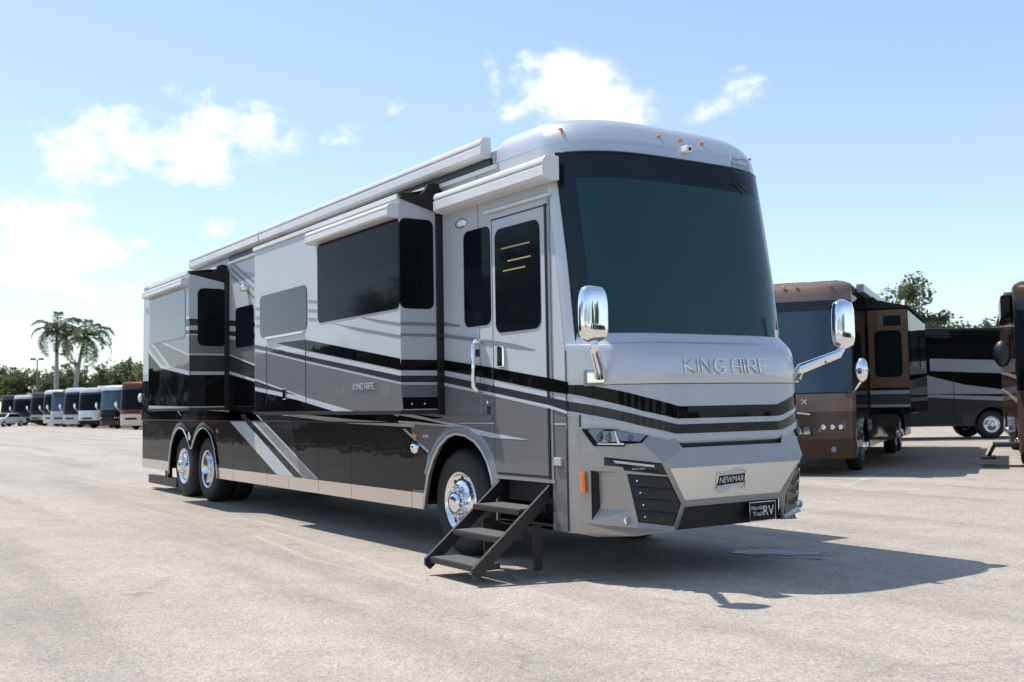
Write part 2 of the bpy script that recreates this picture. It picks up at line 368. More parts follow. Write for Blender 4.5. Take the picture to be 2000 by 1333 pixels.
# nose: stripes zone and name panel (slightly proud), windscreen zone, roof cap
zs_ = [1.12+i*.022 for i in range(25)]
rows = []
for z in zs_:
    row = []
    for (x, y, zz) in ring(z):
        t = min(1, max(0, (zl(y)-interp([(1.2, .04), (1.245, .10)], abs(y))-z)/.03)); row.append((x-interp([(1.05, .07), (1.2, .03), (1.25, .012)], abs(y))*t, y*(1-.004*t), zz))
    rows.append(row)
loft(rows, 'nose_panel', P_WHITE, RV)
rows = [ring(z, 0, 0, None, o_) for z, o_ in ((1.652, -.02), (1.654, .008), (1.66, .012), (1.75, .012), (1.85, .012), (1.93, .012), (1.985, .010), (2.008, .002), (2.018, -.02), (2.02, -.12))]
for r_ in rows:   # flat sides stay in the wall plane
    pass
loft(rows, 'name_panel', P_SILVER, RV)
rows = [ring(2.0+i*.1) for i in range(18)] + [ring(3.74), ring(3.781), ring(3.784, xback=-.996)]
cap_r = [(3.84, .004, .004), (3.90, .018, .02), (3.96, .05, .05), (4.02, .11, .11), (4.06, .18, .19), (4.085, .28, .32), (4.10, .5, .6)]
rows += [ring(z, a, b, -.996) for z, a, b in cap_r]
loft(rows, 'front_cap', P_SILVER, RV, close_top=True)
# short cap flank from the wall to the raised cap end
mb = MB(); endp = [(-.996, -(HW-a), z) for z, a, b in [(3.862, 0, 0)]+[c_ for c_ in cap_r if c_[0] > 3.87]]; endp = endp+[mir(v) for v in endp[::-1]]
mb.add(endp, [tuple(range(len(endp)))]); mb.build('cap_end', P_WHITE, RV)
# windscreen
def wpatch(z0, z1, y0f, off, nz=14, ny=40, ym=1.236, inset=0.):
    rows = []
    for i in range(nz+1):
        z = z0+(z1-z0)*i/nz; row = []
        for j in range(ny+1):
            u = -1+2*j/ny; y = (ym-inset)*math.copysign(1-(1-abs(u))**1.5, u)
            zz = z
            row.append((fx(y, zz)+off, y*1.0, zz))
        rows.append(row)
    return rows
loft(wpatch(2.022, 3.70, 0, .003), 'windscreen_frit', FRIT, RV)
loft(wpatch(2.09, 3.46, 0, .006, inset=.10), 'sun_blind', SHADE, RV)
loft(wpatch(2.022, 3.70, 0, .016, ym=1.240), 'windscreen', PANE, RV)
mb = MB()
for z in (2.022, 3.70):
    mb.tube([(fx(y, z)+.012, y, z) for y in [1.24*(j/20-1) for j in range(41)]], .008, 6)
for s in (-1, 1): mb.tube([(fx(1.24, 2.022+1.678*i/12)+.012, s*1.24, 2.022+1.678*i/12) for i in range(13)], .008, 6)
mb.build('windscreen_gasket', TRIM, RV)
# two interior items seen through the screen
mb = MB(); st_c = front(1518, 655, .02); mb.prism([front(1512, 645, .02), front(1519, 645, .02), front(1520, 665, .02), front(1514, 665, .02)], (-.002, 0, 0)); mb.build('inspection_sticker', WHITE, RV)
mb = MB()
for a, b in (((1433, 358), (1452, 378)), ((1441, 360), (1458, 372))): mb.tube([front(*a, .019), front(*b, .019)], .012, 6)
mb.build('sensor_mount', TRIM, RV)

# --- paint stripes on the nose
def nose_strip(top, bot, name, m, off=.003, half=True):
    """top, bot: crop-2 polylines from the wall to the kink, then straight to the centre line"""
    def samp(pl):
        P = [FV(*p) for p in pl]; ys = [p.y for p in P]; zz = [p.z for p in P]
        return list(zip(ys, zz))
    a, b = samp(top), samp(bot); n = 44; up, lo = [], []
    ys = [-HW+1e-4+(HW)*((i/n)**1.8) for i in range(n)]+[0.]
    for y in ys:
        up.append((y, interp(a, y))); lo.append((y, interp(b, y)))
    for s in (1, -1):
        mb = MB(); k = []
        for (y, z) in up: k.append((fx(y, z)+off, s*y*(1+.0015), z))
        for (y, z) in lo: k.append((fx(y, z)+off, s*y*(1+.0015), z))
        x0 = .03; k2 = [(x0, s*-(HW+.0019), up[0][1]), (x0, s*-(HW+.0019), lo[0][1])]
        m_ = len(ys)
        fs = [(i, i+1, m_+i+1, m_+i) for i in range(m_-1)]+[(2*m_, 0, m_, 2*m_+1)]
        if s < 0: fs = [f[::-1] for f in fs]
        mb.add(k+k2, fs, True); mb.build(name, m, RV)
nose_strip([(160, 425), (300, 447), (430, 468), (600, 508), (800, 562)], [(160, 490), (300, 516), (430, 545), (600, 590), (790, 632)], 'paint_stripe', P_BLACK)
nose_strip([(160, 535), (300, 555), (450, 585), (600, 620), (790, 665)], [(160, 588), (300, 612), (450, 640), (600, 676), (785, 718)], 'paint_stripe', P_CHAR)
# seam under the name panel is real: the panel stands proud

# --- bumper moulding, right half from the photograph then mirrored
V_ = dict(T0=(222, 622, 0), T1=(450, 660, 0), T2=(778, 742, .0), H0=(252, 687, -.018), H1=(440, 692, -.022), H2=(632, 722, -.012), H3=(590, 770, 0), H4=(500, 776, 0), H4b=(490, 791, 0), H5=(325, 787, .0),
          C1=(820, 797, .03), C2=(715, 885, .115), EK=(236, 850, 0), K0=(376, 850, .02), K1=(702, 884, .085), K2=(735, 952, .065), K3=(490, 926, .03), K4=(480, 906, .03), K5=(376, 897, .02),
          P0=(300, 925, .015), P1=(465, 935, .03), P2=(545, 1152, .03), P3=(308, 1208, .02), E3=(240, 1180, 0), V0=(500, 941, .03), V1=(738, 960, .055), V2=(812, 1112, .075), V3=(772, 1240, .06), V4=(568, 1220, .03),
          E4=(262, 1222, .05), L1=(560, 1252, .085), L2=(772, 1262, .085), Q0=(750, 915, .115), Q3=(835, 1095, .055), I0=(832, 1132, .05), I3=(790, 1266, .075),
          B0=(188, 1288, 0), B1=(330, 1301, .03), B2=(560, 1297, .05), S0=(168, 612, 0))
BV = {k: FV(*v) for k, v in V_.items()}
SX = .052
BV['W0'] = Vector((SX, -HW-.001, BV['T0'].z)); BV['W1'] = Vector((SX, -HW-.001, BV['EK'].z)); BV['W2'] = Vector((SX, -HW-.001, BV['E3'].z)); BV['W3'] = Vector((SX, -HW-.001, .405))
for k in ('T0', 'EK', 'E3'): BV[k].y = min(BV[k].y, -1.262)
BV['B0'] = Vector((.17, -1.262, .405))
FACES = ['T0 T1 T2 H2 H1 H0', 'H2 T2 C1 C2 H3', 'T0 H0 EK', 'H0 H5 K0 EK', 'H5 H4b H4 H3 C2 K1 K0', 'EK K0 K5 P0 P3 E3', 'K5 K4 K3 V0 P1 P0', 'P1 V0 V4 P2', 'K3 K2 V1 V0', 'P3 P2 V4 L1 E4 E3', 'C2 Q0 Q3 V2 V1 K2 K1', 'V2 Q3 I0 I3 L2 V3', 'V4 V3 L2 L1', 'E3 E4 L1 L2 I3 B2 B1 B0', 'W0 T0 EK W1', 'W1 EK E3 W2', 'W2 E3 B0 W3']
mb = MB()
def addface(mb, pts, both=True):
    P = [Vector(p) for p in pts]; c = sum(P, Vector())/len(P); n = Vector()
    for i in range(len(P)): n += (P[i]-c).cross(P[(i+1) % len(P)]-c)
    if n.dot(CAM-c) < 0: P = P[::-1]
    mb.add(P, [tuple(range(len(P)))])
    if both: mb.add([mir(p) for p in P][::-1], [tuple(range(len(P)))])
for f in FACES: addface(mb, [BV[k] for k in f.split()])
cmid = lambda a, b: None
addface(mb, [BV['C1'], mir(BV['C1']), mir(BV['C2']), BV['C2']], False)
addface(mb, [BV['C2'], mir(BV['C2']), mir(BV['Q0']), BV['Q0']], False)
addface(mb, [BV['Q3'], mir(BV['Q3']), mir(BV['I0']), BV['I0']], False)
# underside returning to the chassis
bot = [BV[k] for k in ('W3', 'B0', 'B1', 'B2', 'I3')]
for a, b in zip(bot, bot[1:]):
    addface(mb, [a, b, b+Vector((-.25, 0, .03)), a+Vector((-.1, 0, .03))])
bump = mb.build('bumper', P_PEWTER, RV, fix=True)
bmv = bump.modifiers.new('bevel', 'BEVEL'); bmv.width = .010; bmv.segments = 3; bmv.limit_method = 'ANGLE'; bmv.angle_limit = R(8); bmv.use_clamp_overlap = True
for p in bump.data.polygons: p.use_smooth = True
wn = bump.modifiers.new('wn', 'WEIGHTED_NORMAL'); wn.keep_sharp = False; wn.weight = 80
def pair(name, m, pts, off, parent=RV, label=None, bevel=0):
    """a small plate on the bumper, once on each side"""
    os_ = []
    for s in (1, -1):
        P = [Vector(p) if s > 0 else mir(p) for p in pts]
        o = MB().prism(P, Vector(off)).build(name, m, parent, bevel); os_.append(o)
        if label: o['label'] = label
    return os_
# centre: black slot, ground-lit cream panel, lower intake
Xo = Vector((1, 0, 0))
B = BV
MB().prism([B['T2']-Xo*.035, mir(B['T2'])-Xo*.035, mir(B['C1'])-Xo*.035, B['C1']-Xo*.035], (-.05, 0, 0)).build('grille_slot', MATTE, RV)
mb = MB()
for i in (1, 2):
    a = B['T2'].lerp(B['C1'], i/3)-Xo*.03; mb.box((a.x-.03, -abs(a.y), a.z-.004), (a.x+.004, abs(a.y), a.z+.004))
mb.build('grille_bar', TRIM, RV)
ins = lambda a, b, k: a.lerp(b, k)
MB().prism([B['Q0']-Xo*.004, mir(B['Q0'])-Xo*.004, mir(B['Q3'])-Xo*.004, B['Q3']-Xo*.004], (-.02, 0, 0)).build('badge_panel', P_GROUNDLIT, RV)
MB().prism([B['I0']-Xo*.03, mir(B['I0'])-Xo*.03, mir(B['I3'])-Xo*.03, B['I3']-Xo*.03], (-.05, 0, 0)).build('lower_intake', MATTE, RV)
# headlights
for s in (1, -1):
    f = (lambda v: Vector(v)) if s > 0 else mir
    hl = MB().prism([f(B[k]+Vector((.006, -.006, 0))) for k in ('H0', 'H1', 'H2', 'H3', 'H4', 'H4b', 'H5')], (-.03, 0, 0)).build('headlight', P_BLACK, RV)
    def hp(cx, cy, o_=0.0): return f(FV(cx, cy, max(o_, -.014))+Vector((.012, -.009, 0)))
    MB().prism([hp(285, 698, -.03), hp(425, 703, -.028), hp(455, 760, 0), hp(345, 772, .0)], (-.006, 0, 0)).build('lamp_lens', LENS, hl)
    MB().prism([hp(440, 702, -.028), hp(612, 726, -.012), hp(580, 760, .0), hp(472, 758, .0)], (-.006, 0, 0)).build('lamp_lens', LENS, hl)
    for (cx, cy, rr) in ((350, 735, .045), (400, 738, .04), (520, 740, .026)):
        c = hp(cx, cy, -.012)+Vector((.012, 0, 0)); MB().ball(c, rr, 14, (.35, 1, 1)).build('lamp_bowl', LAMPD, hl)
    mb = MB(); mb.prism([hp(452, 771, .004), hp(432, 702, -.012), hp(440, 702, -.012), hp(466, 770, .004), hp(492, 771, .004), hp(487, 781, .004), hp(342, 779, .004), hp(338, 773, .004)], (-.006, 0, 0)); mb.build('lamp_strip', WHITE, hl)
# name bar beside the grille
K = ('K0', 'K1', 'K2', 'K3', 'K4', 'K5')
for s in (1, -1):
    f = (lambda v: Vector(v)) if s > 0 else mir
    kb = MB().prism([f(B[k]+Xo*.002) for k in K], (-.03, 0, 0)).build('name_bar', P_CHAR, RV)
    li = [FV(425, 868, .035), FV(660, 895, .066), FV(660, 908, .066), FV(440, 884, .035)]
    MB().prism([f(v+Xo*.003) for v in li], (-.006, 0, 0)).build('light_strip', P_SILVER, kb)
# vents: black field, five slats, studs
for s in (1, -1):
    f = (lambda v: Vector(v)) if s > 0 else mir
    vt = MB().prism([f(B[k]-Xo*.012) for k in ('V0', 'V1', 'V2', 'V3', 'V4')], (-.05, 0, 0)).build('side_vent', MATTE, RV)
    def le(t): return B['V0'].lerp(B['V4'], t)
    def re(t): return B['V1'].lerp(B['V2'], t/.55) if t < .55 else B['V2'].lerp(B['V3'], (t-.55)/.45)
    for i in range(4):
        t0, t1 = .03+i*.245, .03+i*.245+.215
        a, b, c, d = le(t0), re(t0), re(t1), le(t1)
        n = Vector((0, .012, 0))
        mb = MB(); P = [a+n-Xo*.014, b-n-Xo*.014, c-n+Xo*.006, d+n+Xo*.006]
        mid = (t0 < .55 < t1)
        if mid: P = [P[0], P[1], B['V2']-n-Xo*.002, P[2], P[3]]
        MB().prism([f(p) for p in P], (-.012, 0, 0)).build('vent_slat', TRIM, vt)
        q = le((t0+t1)/2).lerp(re((t0+t1)/2), .2)
        MB().ball(f(q+Xo*.006), .011, 8).build('stud', CHROME, vt)
# corner pockets
for s in (1, -1):
    f = (lambda v: Vector(v)) if s > 0 else mir
    P0, P1, P2, P3 = B['P0'], B['P1'], B['P2'], B['P3']
    D0 = FV(345, 941, -.10); D3 = FV(350, 1142, -.10)
    mb = MB(); addface(mb, [D0, P1, P2, D3], False); addface(mb, [P3, D3, P2], False); addface(mb, [P0, P1, D0], False)
    if s < 0: mb.v = [tuple(mir(Vector(v))) for v in mb.v]; mb.f = [q[::-1] for q in mb.f]
    pk = mb.build('corner_duct', P_PEWTER, RV)
    mb = MB(); addface(mb, [P0, D0, D3, P3], False)
    if s < 0: mb.v = [tuple(mir(Vector(v))) for v in mb.v]; mb.f = [q[::-1] for q in mb.f]
    mb.build('duct_opening', MATTE, pk)
    c = FV(508, 1208, .045)
    mb = MB(); mb.ball(f(c), .040, 16, (.4, 1, 1)); fo = mb.build('fog_lamp', CHROME, RV)
    mb = MB(); mb.ball(f(c+Xo*.012), .026, 14, (.4, 1, 1)); mb.build('lens', LENS, fo)
pair('side_marker', AMBER, [p+Vector((.03, -.03, 0)) for p in (FV(248, 932), FV(270, 932), FV(277, 1050), FV(256, 1055))], (-.05, .02, 0), bevel=.004)
MB().box((.62, -1.0, .44), (.63, 1.0, .45))
# latch box on the flank
a = S(1090, 902); MB().box((a.x-.03, -1.315, a.z-.035), (a.x+.07, -1.28, a.z+.035)).build('flank_latch', P_SILVER, RV, .008)

# --- lettering
def font_mesh(txt, name):
    cu_ = bpy.data.curves.new(name, 'FONT'); cu_.body = txt; cu_.align_x = 'CENTER'; cu_.align_y = 'CENTER'; cu_.extrude = .0; cu_.resolution_u = 3
    o = bpy.data.objects.new(name, cu_); COL.objects.link(o); dg = bpy.context.evaluated_depsgraph_get(); dg.update()
    me = bpy.data.meshes.new_from_object(o.evaluated_get(dg)); bpy.data.objects.remove(o); bpy.data.curves.remove(cu_); return me
def place_text(txt, name, m, parent, fmap, width, height=None):
    me = font_mesh(txt, name); xs = [v.co.x for v in me.vertices]; ys = [v.co.y for v in me.vertices]
    w_, h_ = max(xs)-min(xs), max(ys)-min(ys); cx, cy = (max(xs)+min(xs))/2, (max(ys)+min(ys))/2
    kx = width/w_; ky = (height/h_) if height else kx
    for v in me.vertices: v.co = fmap((v.co.x-cx)*kx, (v.co.y-cy)*ky)
    return link(name, me, m, parent)
STROKES = {'K': [[(0, 0), (0, 1)], [(.55, 1), (.05, .48), (.6, 0)]], 'I': [[(0, 0), (0, 1)]],
           'N': [[(0, 0), (0, 1), (.55, 0), (.55, 1)]], 'G': [[(.62, .80), (.5, .95), (.3, 1), (.1, .85), (0, .5), (.1, .15), (.3, 0), (.55, .05), (.64, .2), (.64, .42), (.32, .42)]],
           'A': [[(0, 0), (0, .8), (.1, .96), (.25, 1), (.56, 1), (.56, 0)], [(0, .45), (.56, .45)]],
           'R': [[(0, 0), (0, 1), (.38, 1), (.52, .9), (.55, .75), (.5, .6), (.38, .52), (.1, .52)], [(.25, .52), (.6, 0)]],
           'E': [[(.5, 1), (0, 1), (0, 0), (.5, 0)], [(0, .52), (.42, .52)]], 'X': [[(0, 0), (.6, 1)], [(0, 1), (.6, 0)]], ' ': []}
ADV = {'K': .80, 'I': .24, 'N': .80, 'G': .90, 'A': .80, 'R': .80, 'E': .6, 'X': .9, ' ': .28}
def deco(txt, name, m, parent, fmap, width, height, rad):
    tot = sum(ADV[c] for c in txt); x = 0; os_ = []
    for c in txt:
        if STROKES[c]:
            mb = MB()
            for pl_ in STROKES[c]: mb.tube([fmap(((x+u)/tot-.5)*width, (v-.5)*height) for u, v in pl_], rad, 6)
            mb.build(name, m, parent)
        x += ADV[c]
kc = front(1421, 715, .012)
deco('KING AIRE', 'chrome_letter', CHROME, RV, lambda u, v: Vector((fx(kc.y+u, kc.z+v)+.022, kc.y+u, kc.z+v)), 1.0, .125, .0075)
ec = front(1432, 937, .088)
exx = B['Q0'].x
def emap(u, v, o_=0.): 
    t = (B['Q0'].z-(ec.z+v))/(B['Q0'].z-B['Q3'].z); return Vector((B['Q0'].x+(B['Q3'].x-B['Q0'].x)*t+o_, ec.y+u, ec.z+v))
ew, eh = .165, .075
def wave(k, dz): return [(ew*(i/10-1), dz+.018*math.sin(math.pi*(i/10-1)*1.0)) for i in range(21)]
top_, bo_ = wave(1, eh), wave(1, -eh)
em = MB().prism([emap(u, v, .006) for u, v in top_]+[emap(u, v, .006) for u, v in bo_[::-1]], (-.01, 0, 0)).build('emblem', P_SILVER, RV)
mb = MB(); mb.tube([emap(u, v, .009) for u, v in top_], .007, 6); mb.tube([emap(u, v, .009) for u, v in bo_], .007, 6)
for sg in (-1, 1): mb.tube([emap(sg*ew, -eh, .009), emap(sg*ew, eh, .009)], .006, 6)
mb.build('emblem_rim', CHROME, em)
MB().prism([emap(u, v, .010) for u, v in ((-ew+.012, -.045), (ew-.006, -.03), (ew-.006, .045), (-ew+.012, .035))], (-.006, 0, 0)).build('emblem_plate', P_BLACK, em)
place_text('NEWMAR', 'emblem_lettering', WHITE, em, lambda u, v: emap(u+.003, v+.003+u*.03, .0122), .285, .052)
# dealer plate
pq = [front(1466, 984, .06), front(1509, 978, .06), front(1501, 1012, .06), front(1459, 1019, .06)]
pcx = pq[0].lerp(pq[2], .5); px_ = max(p.x for p in pq)+.012
hwp = .165; hhp = .085
dp = MB().prism([(px_, pcx.y+a*hwp, pcx.z+b*hhp) for a, b in ((-1, -1), (1, -1), (1, 1), (-1, 1))], (-.012, 0, 0)).build('dealer_plate', P_BLACK, RV)
mb = MB(); q = [(px_+.002, pcx.y+a*hwp*.97, pcx.z+b*hhp*.96) for a, b in ((-1, -1), (1, -1), (1, 1), (-1, 1), (-1, -1))]; mb.tube(q, .0045, 5); mb.build('plate_rim', CHROME, dp)
pm = lambda cy_, cz_: (lambda u, v: Vector((px_+.003, pcx.y+cy_+u, pcx.z+cz_+v)))
place_text('North', 'plate_lettering', WHITE, dp, pm(-.068, .034), .135, .034)
place_text('Trail', 'plate_lettering', WHITE, dp, pm(-.062, -.018), .115, .034)
place_text('RV', 'plate_lettering', WHITE, dp, pm(.075, .004), .13, .085)
place_text('KING AIRE', 'bar_lettering', WHITE, RV, lambda u, v: FV(565, 916, .05)+Vector((.016+u*.12, u, v)), .13, .014)
# emblem pressed into the cap
bc = front(1447, 325, .0)
bm_ = lambda u, v: Vector((fx(bc.y+u, bc.z+v)+.006, bc.y+u, bc.z+v))
mb = MB(); w2, h2 = .15, .07
for sg in (-1, 1): mb.tube([bm_(w2*(i/8-1), sg*h2+.014*math.sin(math.pi*(i/8-1))) for i in range(17)], .005, 5)
for sg in (-1, 1): mb.tube([bm_(sg*w2, -h2), bm_(sg*w2, h2)], .004, 5)
mb.build('cap_emblem', P_STRIPE, RV)
place_text('NEWMAR', 'cap_lettering', P_STRIPE, RV, lambda u, v: bm_(u, v), .25, .05)
# roof marker lamps and camera
for px, py in ((1111, 247), (1288, 266), (1328, 274), (1366, 282)):
    c = None; d = ray(px, py); t = 6
    # marker sits on the roof roundover at z about 3.93
    c = CAM+d*((3.92-CAM.z)/d.z)
    y = c.y; c = Vector((fx(y, 3.9)-.025, y, 3.92))
    for s in ((1, -1) if abs(y) > .3 else (1,)):
        o = MB().ball((c.x, s*c.y, c.z), .019, 10, (.8, 1.3, .7)).build('marker_lamp', AMBER, RV)
c = Vector((fx(0, 3.81)+.02, 0, 3.815)); ob = MB().box((c.x-.03, -.035, c.z-.04), (c.x+.05, .035, c.z+.025)).build('roof_camera', WHITE, RV, .012)
MB().ball((c.x+.05, 0, c.z-.01), .018, 8).build('camera_lens', TRIM, ob)

# --- mirrors
def mirror_unit(s):
    f = lambda x, y, z: Vector((x, s*y, z))
    h = MB(); rows = []
    # chrome shell: rounded housing, taller than wide, bulging forward
    c0 = Vector((.72, 1.5, 2.21)); hw, hh, dp_ = .135, .235, .13
    ax = Vector((.93, -.0, 0)).normalized()
    for i in range(15):
        v = -1+2*i/14; taper = 1-.16*max(0, v)**2-.0*max(0, -v)
        sq = (1-abs(v)**5)**(1/2.6) if abs(v) < 1 else 0.02
        ring_ = []
        for j in range(24):
            a = 2*math.pi*j/24; ca, sa = math.cos(a), math.sin(a)
            r_ = (abs(ca)**3.2+abs(sa)**3.2)**(-1/3.2)
            ring_.append(f(c0.x+dp_*.55*r_*sa*sq*(1 if sa > 0 else .6), c0.y+hw*taper*r_*ca*(.3+.7*sq), c0.z+hh*v))
        rows.append(ring_)
    n = 24; vs_ = [v for r_ in rows for v in r_]
    fs = [(i*n+j, i*n+(j+1) % n, (i+1)*n+(j+1) % n, (i+1)*n+j) for i in range(14) for j in range(n)]+[tuple(range(n)), tuple(range(14*n, 15*n))]
    if s > 0: fs = [q[::-1] for q in fs]
    h.add(vs_, fs, True); head = h.build('mirror', CHROME, RV, fix=True)
    gl = MB(); gl.prism([f(c0.x-.048, c0.y+a*.105, c0.z+b*.19) for a, b in ((-1, -1), (1, -1), (1, .9), (.7, 1), (-.7, 1), (-1, .9))], (.01, 0, 0)); gl.build('mirror_glass', GLASS_G, head)
    b0 = front(1167, 738, 0.0); b0 = Vector((b0.x, abs(b0.y), b0.z))
    k = c0.z-hh+.01
    MB().tube([f(b0.x+.06, b0.y+.02, b0.z), f(b0.x+.09, b0.y+.05, b0.z+.08), f(c0.x-.03, c0.y-.03, k-.06), f(c0.x, c0.y-.01, k)], [.05, .048, .04, .03], 12).build('mirror_arm', CHROME, head)
    nrm = Vector((.62, .78, 0)); tg = Vector((-.78, .62, 0))
    mb = MB(); q = b0; P = [q+nrm*.012+tg*a+Vector((0, 0, b)) for a, b in ((-.12, -.07), (.12, -.07), (.12, .07), (-.12, .07))]
    mb.prism([f(*p) for p in P], f(*(nrm*-.06))); mb.build('mirror_base', P_STRIPE, head, .008, True)
    mb = MB(); P = [q+nrm*.075+tg*a+Vector((0, 0, b)) for a, b in ((-.075, -.052), (.075, -.052), (.075, .052), (-.075, .052))]
    mb.prism([f(*p) for p in P], f(*(nrm*-.07))); mb.build('mirror_bracket', CHROME, head, .016, True)
    m_ = f(b0.x+.09, b0.y+.05, b0.z+.08).lerp(f(c0.x-.03, c0.y-.03, k-.06), .55)+Vector((.038, s*.012, 0))
    MB().ball(m_, .026, 10, (.8, 1, 1.2)).build('turn_lamp', AMBER, head)
mirror_unit(-1); mirror_unit(1)

# --- body walls
ARF = [(-2.465, .42), (-2.44, .56), (-2.37, .775), (-2.26, .95), (-2.124, 1.09), (-1.96, 1.185), (-1.79, 1.222), (-1.60, 1.205), (-1.43, 1.15), (-1.30, 1.065), (-1.2, .955), (-1.14, .84), (-1.1, .70)]
ARR = [(-11.90, .37), (-11.86, .62), (-11.76, .88), (-11.60, 1.06), (-11.40, 1.165), (-11.2, 1.2), (-11.0, 1.165), (-10.83, 1.06), (-10.70, .95), (-10.62, .862), (-10.58, .85), (-10.53, .862), (-10.45, .95), (-10.31, 1.08), (-10.10, 1.18), (-9.89, 1.212), (-9.68, 1.175), (-9.47, 1.07), (-9.32, .88), (-9.23, .64), (-9.18, .42)]
ZB, ZSEAM, ZROOF = .418, 1.318, 3.86
for s in (-1, 1):
    y = s*HW
    w3 = lambda pts: [(x, y, z) for x, z in pts]
    MB().prism(w3([(-13.72, ZSEAM), (.04, ZSEAM), (.04, 2.0), (-.05, 2.7), (-.24, 3.78), (-1.0, 3.78), (-1.0, ZROOF), (-13.66, ZROOF)]), (0, -s*.03, 0)).build('upper_side_wall', P_WHITE, RV)
    if s < 0:
        MB().prism(w3([(-1.085, ZSEAM-.004), (.04, ZSEAM-.004), (.04, .41), (-.165, .41), (-.165, .845), (-1.055, .845), (-1.06, .42), (-1.085, .42)]), (0, -s*.03, 0)).build('door_side_panel', P_GREY, RV)
    else:
        MB().prism(w3([(-1.085, ZSEAM-.004), (.04, ZSEAM-.004), (.04, .41), (-1.085, .41)]), (0, -s*.03, 0)).build('door_side_panel', P_GREY, RV)
    MB().prism(w3([(-2.74, ZSEAM-.004)]+[(-2.74, ZB)]+ARF+[(-1.092, .62), (-1.092, ZSEAM-.004)]), (0, -s*.03, 0)).build('wheel_arch_panel', P_GREY, RV)
    MB().prism(w3([(-13.72, ZSEAM-.004), (-13.72, ZB-.0)]+[(-11.92, ZB)]+ARR[1:]+[(-9.087, .42), (-9.087, ZSEAM-.004)]), (0, -s*.03, 0)).build('wheel_arch_panel', P_CHAR2, RV)
    xs = [-9.083, -8.458, -7.054, -6.232, -5.236, -4.262, -2.744]
    for a, b in zip(xs, xs[1:]):
        bd = MB().prism(w3([(a+.004, ZB), (b-.004, ZB), (b-.004, ZSEAM-.006), (a+.004, ZSEAM-.006)]), (0, -s*.025, 0)).build('compartment_door', P_CHAR2, RV)
        MB().prism([(a+.004, y+s*.003, ZB+.002), (b-.004, y+s*.003, ZB+.002), (b-.004, y+s*.003, .588), (a+.004, y+s*.003, .588)], (0, -s*.006, 0)).build('steel_skirt', STEEL, bd)
        mb = MB(); mb.box((a+.05, y-.004, 1.20), (a+.058, y+.004, 1.232)) if s > 0 else mb.box((a+.05, y-.004, 1.20), (a+.058, y+.0, 1.232)); mb.build('latch', CHROME, bd)
    for a, b in ((-13.70, -11.90), (-9.18, -9.09), (-2.738, -2.47)):
        MB().prism([(a, y+s*.003, ZB+.002), (b, y+s*.003, ZB+.002), (b, y+s*.003, .588), (a, y+s*.003, .588)], (0, -s*.006, 0)).build('steel_skirt', STEEL, RV)
    # arch lips
    for A, m_ in ((ARF, P_SILVER), (ARR, P_SILVER)):
        MB().tube([(x, y+s*.012, z) for x, z in A], .016, 8).build('arch_lip', m_, RV)
    # flared fender outside the front arch
    c0 = Vector((-1.79, 0, .60)); rows_ = []
    for (x, z) in ARF[2:]:
        d = Vector((x-c0.x, 0, z-c0.z)).normalized(); rows_.append([(x, y+s*.02, z), (x+d.x*.05, y+s*.019, z+d.z*.05), (x+d.x*.105, y+s*.001, z+d.z*.105)])
    mb = MB(); n = 3; fs = [(i*n+j, i*n+j+1, (i+1)*n+j+1, (i+1)*n+j) for i in range(len(rows_)-1) for j in range(2)]
    mb.add([v for r_ in rows_ for v in r_], fs, True); mb.build('fender_flare', P_STRIPE, RV, fix=True)
    for rg in (ARR[1:10], ARR[11:20]):
        cx = (rg[0][0]+rg[-1][0])/2; rows_ = []
        for (x, z) in rg:
            d = Vector((x-cx, 0, z-.6)).normalized(); rows_.append([(x, y+s*.02, z), (x+d.x*.05, y+s*.019, z+d.z*.05), (x+d.x*.10, y+s*.001, z+d.z*.10)])
        mb = MB(); fs = [(i*n+j, i*n+j+1, (i+1)*n+j+1, (i+1)*n+j) for i in range(len(rows_)-1) for j in range(2)]
        mb.add([v for r_ in rows_ for v in r_], fs, True); mb.build('fender_flare', P_BLACK, RV, fix=True)
    # dark backing behind the doors and wheel wells
    for a, b in ((-13.6, -11.95), (-9.1, -2.5)): MB().box((a, min(y-s*.05, y-s*.04), .45), (b, max(y-s*.05, y-s*.04), 1.36)).build('compartment_back', MATTE, RV)
# roof, rear, chassis
prof = [(-HW, 3.855), (-HW+.02, 3.91), (-HW+.07, 3.955), (-HW+.16, 3.985), (-.6, 4.01), (0, 4.02)]
prof = prof+[(-y, z) for y, z in prof[-2::-1]]
rows = [[(x, y, z) for y, z in prof] for x in (-13.66, -10, -5, -1.0)]
loft(rows, 'roof', P_WHITE, RV)
rows = []
for (z, x, hw) in ((.42, -13.74, HW), (1.0, -13.78, HW), (2.2, -13.78, HW), (3.5, -13.70, HW), (3.86, -13.64, HW), (3.95, -13.55, HW-.07), (4.0, -13.4, HW-.3)):
    rows.append([(x+.12, -hw, z), (x+.03, -hw+.02, z), (x, -hw+.1, z), (x-.02, 0, z), (x, hw-.1, z), (x+.03, hw-.02, z), (x+.12, hw, z)])
loft([r_[::-1] for r_ in rows], 'rear_cap', P_CHAR, RV)
mb = MB(); mb.box((-13.6, -.62, .50), (-2.6, .62, 1.2)); mb.box((-1.0, -1.2, .62), (.30, 1.2, 1.2)); mb.box((-2.6, -.5, .6), (-1.0, .5, 1.2)); mb.box((-13.6, -1.25, 1.30), (.2, 1.25, 1.40)); mb.box((-9.0, -1.2, .46), (-2.55, 1.2, .50)); mb.box((-13.6, -1.2, .46), (-11.95, 1.2, .5))
mb.box((-.1, -.95, .47), (.35, .95, .6))
mb.build('chassis', MATTE, RV)
for x in (-1.865, -9.947, -11.267): MB().tube([(x, -.9, .53), (x, .9, .53)], .1, 10).build('axle', MATTE, RV)
